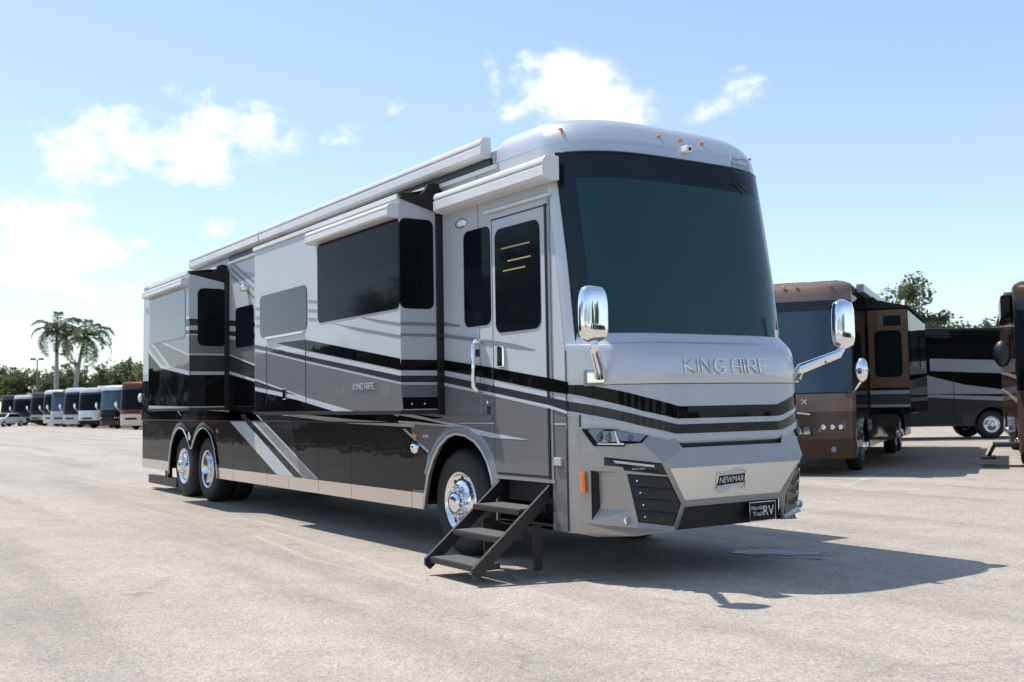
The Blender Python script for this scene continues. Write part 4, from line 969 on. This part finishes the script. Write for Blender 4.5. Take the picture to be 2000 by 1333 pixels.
    for x in (() if 'right edge' in label or 'side-on' in label or 'bronze motor' in label else (-3.6, -8.4)): MB().box((x-.55, -.38, H+.01), (x+.4, .38, H+.2)).build('roof_air_conditioner', AWN, rt, .06)
    for s in (-1, 1):
        # lamps and mirrors
        P = [(f(y, z)+.012, s*y, z) for y, z in ((.62, .86), (1.12, .92), (1.12, 1.06), (.70, 1.02))]
        hl = MB().prism(P, (-.02, 0, 0)).build('headlight', LAMPD, rt)
        for yy in (.74, .9, 1.04): MB().ball((f(yy, .96)+.01, s*yy, .955), .052, 8, (.4, 1, 1)).build('lamp_bowl', CHROME, hl)
        MB().ball((f(.9, .52)+.01, s*.9, .52), .06, 8, (.5, 1, 1)).build('fog_lamp', LENS, rt)
        if 'right edge' in label and s < 0: continue
        mb = MB(); a, b = Vector((f(1.2, 1.5)+.02, s*1.22, 1.52)), Vector((.25, s*1.47, 1.86))
        mi = MB().ball((b.x, b.y, b.z+.18), .24, 12, (.38, .55, 1)).build('mirror', CHROME, rt)
        MB().tube([a, b, b+Vector((0, 0, .05))], .03, 8).build('mirror_arm', CHROME, mi)
    MB().prism([(f(y, z)+.006, y, z) for y, z in ((-.55, .80), (.55, .80), (.5, .98), (-.5, .98))], (-.02, 0, 0)).build('grille', MATTE, rt)
    for yy in (-.9, -.25, 0, .25, .9): MB().ball((f(yy, H-.13)-.0, yy, H-.1), .03, 6, (1, 1.4, .7)).build('marker_lamp', AMBER, rt)
    return rt, f
def sub_box(rt, name, lo_, hi_, m, bevel=.01): return MB().box(lo_, hi_).build(name, m, rt, bevel)
view_h = YAW          # heading of the view axis
# --- bronze coach behind the nose, right of the photo
def cam_xy(X, Z):
    fh = Vector((cf.x, cf.y, 0)).normalized(); rh = Vector((fh.y, -fh.x, 0)); p = Vector((CAM.x, CAM.y, 0))+fh*Z+rh*X; return p
th = R(25.0); fh = Vector((cf.x, cf.y, 0)).normalized(); rh = Vector((fh.y, -fh.x, 0))
back = fh*math.cos(th)+rh*math.sin(th); hd = -back; head = math.atan2(hd.y, hd.x)
left_v = Vector((-hd.y, hd.x, 0))
corner = cam_xy((1664-1000)/FPX*20.7, 20.7)          # its front left corner as it stands, nearest the black coach
nose = corner - left_v*1.27
br, bf = coach('bronze motorhome with black slide-out parked behind the silver nose', (nose.x, nose.y, 0), head, C_['black'], C_['silver'], C_['chard'], C_['bronze'], C_['copper'], H=3.86, blind=BLINDB, detail=0, roofc=C_['copper'], L_=13.0, bump_c=C_['brown'])
s_ = 1
so_ = sub_box(br, 'slide_out', (-7.9, 1.2, 1.15), (-2.55, 2.12, 3.42), C_['black'], .02)
MB().box((-2.549, 1.3, 1.72), (-2.545, 2.10, 3.40)).build('end_panel', veh_paint('brown_end_panel', (.13, .075, .05)), so_)
MB().prism([(-2.540, y, z) for y, z in rrect(1.42, 1.95, 1.98, 2.95, .1)], (-.01, 0, 0)).build('window', GLASS, so_)
MB().box((-2.545, 1.62, 3.05), (-2.538, 1.98, 3.27)).build('vent_panel', GLASS, so_)
for z0, z1, m in ((1.58, 1.66, P_STRIPE), (1.30, 1.36, P_STRIPE), (1.37, 1.57, P_CHAR)): MB().box((-2.549, 1.3, z0), (-2.543, 2.11, z1)).build('paint_stripe', m, so_)
MB().prism([(-7.8, 2.125, 1.75), (-2.56, 2.125, 1.66), (-2.56, 2.125, 1.86), (-7.8, 2.125, 2.05)], (0, -.008, 0)).build('paint_stripe', P_GREY, so_)
for a, b in ((-4.6, -3.0), (-7.4, -5.8)): MB().prism([(x, 2.127, z) for x, z in rrect(a, 2.2, b, 3.0, .1)], (0, -.01, 0)).build('window', GLASS, so_)
MB().prism([(-2.5, y, z) for y, z in ((1.25, 3.66), (1.42, 3.70), (1.5, 3.62), (2.16, 3.46), (2.16, 3.42), (1.25, 3.44))], (-5.4, 0, 0)).build('topper_fabric', AWN_FAB, so_)
MB().box((-12.0, 1.27, 3.66), (-1.0, 1.42, 3.84)).build('patio_awning', P_STRIPE, br, .02)
MB().box((-1.9, 1.268, 1.95), (-.6, 1.28, 3.2)).build('driver_window', GLASS, br)
sub_box(br, 'roof_satellite_box', (-1.9, -.6, 3.86), (-1.2, .2, 3.99), AWN, .04)
for i, (ch, yy) in enumerate((('E', -.16), ('X', .42))):
    deco(ch, 'chrome_letter', CHROME, br, lambda u, v, yy=yy: Vector((bf(yy+u, 1.45+v)+.012, yy+u, 1.45+v)), .16, .10, .009)
MB().prism([(bf(y, z)+.015, y, z) for y, z in ((.98, 1.68), (1.10, 1.68), (1.10, 1.82), (.98, 1.82))], (-.003, 0, 0)).build('price_sticker', WHITE, br)
for i in range(7):
    y0 = -.5+i*.145; MB().prism([(bf(y, z)+.014, y, z) for y, z in ((y0, .82), (y0+.12, .82), (y0+.12, .97), (y0, .97))], (-.006, 0, 0)).build('grille_bar', CHROME, br)
MB().tube([(bf(y, 1.2)+.01, y, 1.2+.05*math.cos(y*3)) for y in [-.5+i*.1 for i in range(11)]], .02, 6).build('chrome_brow', CHROME, br)
# --- black and white coach seen broadside
zb_, pxw = 37.5, 1930
wpos = cam_xy((pxw-1000)/FPX*zb_, zb_); hd2 = (rh*1.0+fh*-.03).normalized(); head2 = math.atan2(hd2.y, hd2.x)
nz2 = wpos + hd2*1.75 + Vector((-hd2.y, hd2.x, 0))*1.16      # wheel face is on its right side
bk, kf = coach('black, white and grey motorhome seen side-on beyond the bronze one', (nz2.x, nz2.y, 0), head2, C_['black'], C_['white'], C_['char'], C_['char'], C_['black'], H=3.95, detail=0, L_=12.2)
def bks(pts, m, k=1): MB().prism([(x, -1.27-.004*k, z) for x, z in pts], (0, .006, 0)).build('paint_stripe', m, bk)
bks([(-3.85, 2.42), (-1.05, 2.28), (-1.05, 2.74), (-3.85, 2.86)], P_STRIPE); bks([(-4.55, 2.40), (-4.3, 2.40), (-4.3, 2.88), (-4.55, 2.88)], P_STRIPE)
bks([(-4.5, 1.62), (-.9, 1.56), (-.9, 1.66), (-2.7, 1.92), (-4.1, 2.30), (-4.6, 2.32)], P_STRIPE); bks([(-12.1, 1.75), (-4.5, 1.52), (-.6, 1.28), (-.6, 1.44), (-4.5, 1.62), (-12.1, 1.86)], P_STRIPE, 2)
bks([(-12.1, 1.2), (-.5, 1.2), (-.5, 1.30), (-4.5, 1.52), (-12.1, 1.74)], C_['char'], 1)
for x in (-4.15, -3.05): MB().box((x-.008, -1.282, .5), (x+.008, -1.27, 2.2)).build('panel_joint', TRIM, bk)
for a, b in ((-4.2, -3.1), (-6.3, -5.2)): MB().prism([(x, -1.282, z) for x, z in rrect(a, .6, b, 1.1, .02)], (0, .01, 0)).build('compartment_door', P_CHAR, bk)
MB().box((-10.5, -1.40, 3.66), (-.9, -1.27, 3.84)).build('patio_awning', P_BLACK, bk, .02)
for a, b in ((-3.9, -1.2), (-8, -5.2)): MB().prism([(x, -1.279, z) for x, z in rrect(a, 2.92, b, 3.3, .06)], (0, .01, 0)).build('window', GLASS, bk)
# --- dark brown coach cut by the right edge of the photo
zc_ = 21.5; c3 = cam_xy((1984-1000)/FPX*zc_, zc_)
th3 = R(23.5); b3 = fh*math.cos(th3)+rh*math.sin(th3); h3 = -b3; head3 = math.atan2(h3.y, h3.x); lf3 = Vector((-h3.y, h3.x, 0))
n3 = c3+lf3*1.27
rb, rf = coach('dark brown motorhome cut off by the right edge of the photo', (n3.x, n3.y, 0), head3, C_['brown'], C_['beige'], C_['brown'], C_['bronze'], C_['bronze'], H=3.86, detail=1, L_=12.8)
sub_box(rb, 'door_awning', (-2.6, -1.50, 3.10), (-.7, -1.27, 3.62), P_BLACK, .05)
sub_box(rb, 'step_frame', (-1.7, -1.75, .42), (-.9, -1.27, .50), STEPM); sub_box(rb, 'step_tread', (-1.7, -2.0, .16), (-.9, -1.7, .21), STEPM)
MB().tube([(-1.3, -1.72, .45), (-1.3, -1.86, .18)], .04, 6).build('step_link', STEPM, rb)
MB().ball((.1, -1.52, 2.35), .28, 12, (.45, .6, 1)).build('mirror', TRIM, rb)

# --- the far row on the left
rowd = [  # label, px of front centre, depth, colours top, mid, low, mask, stripe, roof
 ('maroon and cream motorhome nearest the rear of the silver one', 262, 84, 'maroon', 'cream', 'cream', 'cream', 'maroon', 'maroon'),
 ('dark motorhome with brown bumper, second in the far row from the silver one', 218, 90, 'black', 'grey', 'brown', 'black', 'black', 'silver'),
 ('silver motorhome with a black bumper in the far row', 176, 95.5, 'silver', 'grey', 'black', 'silver', 'silver', 'white'),
 ('black-nosed motorhome with white lower front in the far row', 143, 101, 'black', 'silver', 'white', 'white', 'black', 'white'),
 ('white-fronted motorhome behind the palm trunks in the far row', 120, 106.5, 'char', 'silver', 'white', 'white', 'white', 'char'),
 ('silver-grey motorhome, narrowest slice in the far row', 103, 112, 'grey', 'silver', 'silver', 'silver', 'char', 'silver'),
 ('black motorhome with beige lower front in the far row', 76, 117, 'black', 'beige', 'black', 'beige', 'black', 'char'),
 ('navy blue motorhome with white roof in the far row', 44, 124, 'navy', 'grey', 'navy', 'navy', 'navy', 'white'),
 ('grey motorhome at the left edge of the far row', 16, 134, 'grey', 'silver', 'grey', 'silver', 'grey', 'char')]
for i, (lab, px, dp, a, b, c, d, e, r_) in enumerate(rowd):
    p = at_depth(px, dp); ang = YAW+math.pi+R(-20+(5, -4, 2, -6, 4, 0, -3, 6, -2)[i])
    coach(lab, (p.x, p.y, 0), ang, C_[a], C_[b], C_[c], C_[d], C_[e], detail=0, roofc=C_[r_], H=(3.82, 3.70, 3.66, 3.80, 3.62, 3.86, 3.74, 3.58, 3.78)[i], L_=11.5, group='motorhomes in the far row', blind=BLINDB if i in (1, 4) else GLASS)
# small white car at the left end of the row
p = at_depth(13, 118); car = empty('parked_car', (p.x, p.y, 0), YAW+math.pi+R(-15)); tag(car, 'small white car parked at the left end of the far row', 'car')
prof_ = [(-2.1, .35), (-2.15, .8), (-2.0, .95), (-1.5, 1.02), (-.9, 1.45), (.5, 1.45), (1.1, 1.0), (1.9, .9), (2.1, .75), (2.15, .35)]
CARW = veh_paint('white_car_paint', (.7, .7, .7), 0)
bdy = MB().prism([(x, -.85, z) for x, z in prof_], (0, 1.7, 0)).build('body', CARW, car, .06)
MB().prism([(x, y, z) for x, y, z in ((1.06, -.7, 1.04), (1.06, .7, 1.04), (.53, .62, 1.42), (.53, -.62, 1.42))], (-.02, 0, -.02)).build('windscreen', GLASS, car).location = (.03, 0, .015)
for s in (-1, 1):
    MB().prism([(x, s*.856, z) for x, z in ((-1.3, 1.05), (.85, 1.05), (.45, 1.4), (-.85, 1.4))], (0, -s*.01, 0)).build('side_window', GLASS, car)
    MB().ball((2.1, s*.6, .75), .12, 8, (.4, 1.4, .7)).build('headlight', LENS, car)
    for x in (-1.3, 1.3): wheel(car, x, s*.74, s, 'steer', .32, 'wheel', False)

# --- a facing row on the near side of the aisle, out of frame; it shows as reflections in the glossy paint
nearrow = [('black', 'char', 'chard'), ('grey', 'black', 'black'), ('brown', 'bronze', 'brown'), ('navy', 'navy', 'black'), ('black', 'white', 'chard'), ('char', 'silver', 'black'), ('black', 'maroon', 'brown'), ('grey', 'beige', 'chard'), ('black', 'char', 'brown'), ('char', 'white', 'black'), ('navy', 'grey', 'navy'), ('black', 'beige', 'chard')]
for i, (a, b, c) in enumerate(nearrow):
    x = -13.5-i*4.7
    coach('%s motorhome %s in the facing row mirrored in the glossy side' % ({'black': 'black', 'grey': 'grey', 'brown': 'brown', 'navy': 'navy', 'char': 'charcoal'}[a], ('nearest', 'second', 'third', 'fourth', 'fifth', 'sixth', 'seventh', 'eighth', 'ninth', 'tenth', 'eleventh', 'last')[i]), (x, -11.6-.5*(i % 2), 0), R(90), C_[a], C_[b], C_[c], C_[b], C_[a], detail=0, group='motorhomes in the facing row')
for i in range(7):
    a, b, c = nearrow[(i*3+1) % 12]
    coach('%s motorhome %s in the row ahead of the nose, mirrored in its paint' % ({'black': 'black', 'grey': 'grey', 'brown': 'brown', 'navy': 'navy', 'char': 'charcoal'}[a], ('first', 'second', 'third', 'fourth', 'fifth', 'sixth', 'last')[i]), (27+i*1.0, 40-i*5, 0), R(195), C_[a], C_['char'], C_[c], C_['black'], C_[a], detail=0, group='motorhomes ahead of the nose')
for i, (x, y) in enumerate(((34, -34), (39, -30), (44, -26), (49, -22))):
    a, b, c = nearrow[i*2]
    coach('%s motorhome behind the photographer, %s of four mirrored in the chrome' % ({'black': 'black', 'brown': 'brown'}.get(a, 'charcoal'), ('first', 'second', 'third', 'fourth')[i]), (x, y, 0), R(140), C_[a], C_[b], C_[c], C_[b], C_[a], detail=0, group='motorhomes behind the photographer')

# ================================================================== VEGETATION
def leaf(name, col):
    m = mat(name, col, .5, var=(.9, .4), spec=.25); t = m.node_tree; b = t.nodes['Principled BSDF']; o = t.nodes['Material Output']
    tr = nd(t, 'ShaderNodeBsdfTranslucent'); src = b.inputs['Base Color'].links[0].from_socket
    hs = nd(t, 'ShaderNodeHueSaturation'); hs.inputs['Value'].default_value = 1.5; hs.inputs['Hue'].default_value = .485; t.links.new(src, hs.inputs['Color']); t.links.new(hs.outputs[0], tr.inputs[0])
    x = nd(t, 'ShaderNodeMixShader'); x.inputs[0].default_value = .45; t.links.new(b.outputs[0], x.inputs[1]); t.links.new(tr.outputs[0], x.inputs[2]); t.links.new(x.outputs[0], o.inputs[0]); return m
LEAF = leaf('broad_leaf_green', (.095, .120, .050)); LEAF2 = leaf('olive_leaf_green', (.120, .130, .060)); LEAF3 = leaf('dark_leaf_green', (.075, .105, .048))
BARK = mat('bark', (.12, .095, .075), .9, bump=(14, .6, .03), var=(8, .3)); PALMT = mat('palm_trunk', (.36, .34, .31), .85, bump=(9, .4, .02), var=(5, .15))
SHAFT = mat('palm_crownshaft', (.16, .20, .06), .5, var=(4, .2)); FROND = leaf('palm_frond', (.095, .12, .055)); FROND_D = leaf('dry_palm_frond', (.24, .18, .10))
def tree(label, loc, h, rad, leafm, nleaf=2600, ls=.16, seed=1, group='trees beyond the lot', base=.32, airy=0.):
    rnd = random.Random(seed); rt = empty('broadleaf_tree', loc, rnd.uniform(0, 6)); tag(rt, label, 'tree', group)
    t = MB(); tips = []
    trunk = [Vector((0, 0, 0)), Vector((rnd.uniform(-.1, .1), rnd.uniform(-.1, .1), h*.25)), Vector((rnd.uniform(-.3, .3), rnd.uniform(-.3, .3), h*.5)), Vector((rnd.uniform(-.5, .5), rnd.uniform(-.5, .5), h*.8))]
    r0 = h*.024+.05; t.tube(trunk, [r0*1.3, r0, r0*.7, r0*.25], 8)
    for i in range(13):
        k = rnd.uniform(.22, .9); p = trunk[1].lerp(trunk[2], k*2) if k < .5 else trunk[2].lerp(trunk[3], (k-.5)*2)
        a = rnd.uniform(0, 6.28); ln = rad*rnd.uniform(.55, 1.0)*(1-.45*k); up = rnd.uniform(.25, .8)*rad*.8
        q = p+Vector((math.cos(a)*ln*.5, math.sin(a)*ln*.5, up*.45)); e = p+Vector((math.cos(a)*ln, math.sin(a)*ln, up))
        t.tube([p, q, e], [r0*.42, r0*.28, r0*.1], 6); tips += [q.lerp(e, .5), e, e+Vector((rnd.uniform(-.5, .5), rnd.uniform(-.5, .5), rnd.uniform(0, .6)))]
    tips += [trunk[3]+Vector((rnd.uniform(-.4, .4)*rad, rnd.uniform(-.4, .4)*rad, rnd.uniform(-.1, h*.2))) for _ in range(8)]
    t.build('trunk', BARK, rt)
    # leaf clumps of several sizes round the limb tips
    cl_ = []
    for p in tips:
        for _ in range(2 if airy else 3): cl_.append((p+Vector((rnd.gauss(0, .22)*rad*.6, rnd.gauss(0, .22)*rad*.6, rnd.gauss(0, .2)*rad*.55)), rad*rnd.uniform(.10, .26)*(1-.3*airy)))
    vs_, fs_ = [], []
    for i in range(nleaf):
        c, r_ = cl_[rnd.randrange(len(cl_))]
        d = Vector((rnd.gauss(0, 1), rnd.gauss(0, 1), rnd.gauss(0, .8))).normalized()*r_*rnd.random()**.4
        p = c+d
        if p.z < h*base*.7: p.z = h*base*.7+rnd.random()*.6
        n = (d.normalized()+Vector((rnd.gauss(0, .7), rnd.gauss(0, .7), rnd.gauss(.4, .7)))).normalized(); a = n.orthogonal().normalized(); b = n.cross(a)
        an = rnd.uniform(0, 6.28); a, b = a*math.cos(an)+b*math.sin(an), b*math.cos(an)-a*math.sin(an)
        l_ = ls*rnd.uniform(.6, 1.35); w_ = l_*.45; k = len(vs_)
        vs_ += [p-a*l_, p-b*w_+n*.1*l_, p+a*l_, p+b*w_+n*.1*l_]; fs_.append((k, k+1, k+2, k+3))
    MB().add(vs_, fs_).build('crown', leafm, rt); return rt
def palm(label, loc, h, seed, fl=3.6, lean=(0, 0), nf=17):
    rnd = random.Random(seed); rt = empty('royal_palm', loc); tag(rt, label, 'palm tree', 'royal palms behind the far row')
    top = Vector((lean[0], lean[1], h)); t = MB()
    pts = [Vector((lean[0]*k*k, lean[1]*k*k, h*k)) for k in (0, .15, .35, .6, .8)]
    t.tube(pts, [.34, .27, .29, .25, .20], 12); t.build('trunk', PALMT, rt)
    MB().tube([pts[-1], pts[-1].lerp(top, .4), top], [.20, .21, .08], 10).build('crownshaft', SHAFT, rt)
    for i in range(nf):
        a = i*2.39996+rnd.uniform(-.2, .2); k = i/nf; el = R(74-92*k+rnd.uniform(-8, 8)); L_ = fl*rnd.uniform(.85, 1.1)
        o = Vector((math.cos(a), math.sin(a), 0)); p = top.copy(); spine = [p.copy()]; n = 12; e = el
        for j in range(n):
            p = p+(o*math.cos(e)+Vector((0, 0, math.sin(e))))*(L_/n); spine.append(p.copy()); e -= R(4.5+j*1.1+6*k)
        mb = MB(); mb.tube(spine, [.05*(1-j/(n+1)) + .008 for j in range(n+1)], 5); sd_ = Vector((-o.y, o.x, 0))
        for j in range(44):
            tt = .12+.88*j/44; q = tt*n; ii = min(int(q), n-1); b0 = spine[ii].lerp(spine[ii+1], q-ii); tn = (spine[ii+1]-spine[ii]).normalized()
            ll = .72*math.sin(math.pi*min(1, .12+tt*.86))**.7*L_/3.6
            for sg in (-1, 1):
                dr = (sd_*sg*.85+tn*.55+Vector((0, 0, rnd.uniform(-.5, .35)))).normalized()
                m1 = b0+dr*ll*.55; e1 = b0+dr*ll+Vector((0, 0, -.28*ll)); w_ = tn*.035
                mb.add([b0-w_, b0+w_, m1+w_*1.2, e1, m1-w_*1.2], [(0, 1, 2, 3, 4)])
        mb.build('frond', FROND_D if (k > .86 and i % 2) else FROND, rt)
    MB().tube([top, top+Vector((.05, 0, 1.5*fl/3.6))], [.05, .01], 5).build('spear_leaf', FROND, rt)
p = at_depth(110, 128); palm('taller royal palm on the left with a grey trunk', (p.x, p.y, 0), 11.2, 3, fl=4.7, nf=17)
p = at_depth(143, 126); palm('royal palm on the right with browning lower fronds', (p.x, p.y, 0), 10.2, 9, fl=4.9, nf=17, lean=(rh.x*1.3, rh.y*1.3))
# hedge of trees along the far side
rnd = random.Random(5); tl = []
desc = ['round', 'tall', 'low bushy', 'broad', 'ragged', 'slender']
pxs = [-260, -190, -125, -70, -25, 12, 48, 82, 128, 172, 206, 238, 272, 310, 360, 430]
hts = [8, 9, 7.5, 8, 9, 8.4, 7.2, 7.8, 7.2, 6.6, 7.6, 8.6, 9, 8, 8.5, 9]
for i, px in enumerate(pxs):
    p = at_depth(px, 178+rnd.uniform(-8, 8)); vis = -40 < px < 290
    w_ = {12: 'at the far left edge', 48: 'left of the lamp post', 82: 'behind the lamp post', 128: 'between the two palm trunks', 172: 'just right of the palms', 206: 'third right of the palms', 238: 'second from the silver motorhome', 272: 'touching the silver rear end'}.get(px)
    lab = ('%s green tree in the far tree line %s' % (desc[i % 6], w_)) if w_ else '%s green tree in the far tree line %s' % (desc[i % 6], 'left of the photo, number %d outward' % (5-i) if px < 0 else 'hidden behind the silver motorhome, number %d' % (i-12))
    if not w_: lab = 'green tree of the far tree line outside the part in view'
    tree(lab, (p.x, p.y, 0), hts[i], 4.6+rnd.uniform(-.4, 1.0), (LEAF, LEAF2, LEAF3)[i % 3], 2600, .30, 20+i, 'far tree line', base=.12)
p = at_depth(1800, 58); tree('tall airy green tree rising behind the black motorhome', (p.x, p.y, 0), 6.4, 4.4, LEAF, 9500, .13, 61, 'trees behind the right-hand motorhomes', airy=1)
p = at_depth(1862, 62); tree('shorter tree top right of the tall airy one', (p.x, p.y, 0), 5.0, 2.2, LEAF2, 1900, .13, 62, 'trees behind the right-hand motorhomes', airy=1)
p = at_depth(1945, 66); tree('small pale green tree top beside the dark brown coach', (p.x, p.y, 0), 6.2, 1.7, LEAF2, 1500, .13, 63, 'trees behind the right-hand motorhomes', airy=1)
# trees across the aisle, seen only as reflections
rt0 = None
spots = [(-66, -34), (-56, -36), (-46, -33), (-37, -36), (-28, -32), (-19, -35), (-9, -33), (2, -36), (38, -48), (48, -40), (56, -30), (62, -18), (64, -4), (62, 10), (58, 24), (56, 38), (60, 31)]
for i, (x, y) in enumerate(spots):
    if i % 5 == 0: rt0 = tree('tall green tree across the aisle seen only in reflections', (x, y, 0), 9.5, 4.8, LEAF3, 2600, .34, 80+i, 'trees across the aisle', base=.1); continue
    c = copy_tree(rt0); c.location = (x, y, 0); c.rotation_euler.z = i*1.7; c.scale = (1, 1, .85+.08*(i % 4))

# ================================================================== LAMP POST, PUDDLE, GROUND MARKS
GALV = mat('grey_lamp_metal', (.16, .155, .15), .5, .3)
p = at_depth(72, 140); lp = empty('lamp_post', (p.x, p.y, 0), YAW); tag(lp, 'tall twin-headed lot lamp post left of the palms', 'lamp post')
MB().tube([(0, 0, 0), (0, 0, 8.5)], [.13, .09], 10).build('pole', GALV, lp); MB().tube([(0, 0, 0), (0, 0, .7)], [.3, .3], 12).build('base', PALMT, lp)
MB().box((-.04, -.5, 8.42), (.04, .5, 8.5)).build('cross_arm', GALV, lp)
for s in (-1, 1):
    h_ = MB().box((-.2, min(s*.25, s*.85), 8.45), (.2, max(s*.25, s*.85), 8.72)).build('lamp_head', GALV, lp, .03); MB().box((-.16, min(s*.32, s*.8), 8.43), (.16, max(s*.32, s*.8), 8.448)).build('lamp_lens', LENS, h_)
def blob(cx, cy, rx, ry, ang, seed, n=90, jag=.35, z=.004):
    rnd = random.Random(seed); ph = [(rnd.uniform(0, 6.28), k, rnd.uniform(.3, 1)/k**.7) for k in (2, 3, 5, 8, 13, 21, 30)]; pts = []
    for i in range(n):
        a = 2*math.pi*i/n; r_ = 1+jag*sum(w_*math.sin(k*a+p_) for p_, k, w_ in ph)/2.2
        x, y = rx*r_*math.cos(a), ry*r_*math.sin(a); pts.append((cx+x*math.cos(ang)-y*math.sin(ang), cy+x*math.sin(ang)+y*math.cos(ang), z))
    return pts
WATER = mat('thin_water_film', (.50, .51, .52), .22, spec=1., bump=(30, .12, .004))
DAMP = mat('damp_asphalt', (.14, .13, .12), .7, var=(20, .3)); CHALK = mat('pale_scuffed_asphalt', (.52, .475, .42), .9, var=(14, .2)); LINE = mat('worn_white_line_paint', (.50, .49, .47), .85, var=(16, .25))
a = G(1515, 1080)
pm_ = MB().add(blob(a.x, a.y, .40, .20, .75, 4, 160, .8, .006), [tuple(range(160))]); rnd = random.Random(11)
for k in range(26):
    q = rnd.uniform(0, 6.28); r_ = rnd.uniform(.32, .62); b_ = blob(a.x+math.cos(q)*r_*.9, a.y+math.sin(q)*r_*.75, rnd.uniform(.015, .06), rnd.uniform(.01, .035), .75, 30+k, 24, .7, .0055); pm_.add(b_, [tuple(range(24))])
pud = pm_.build('puddle', WATER); tag(pud, 'small ragged puddle in the shadow before the bumper', 'puddle')
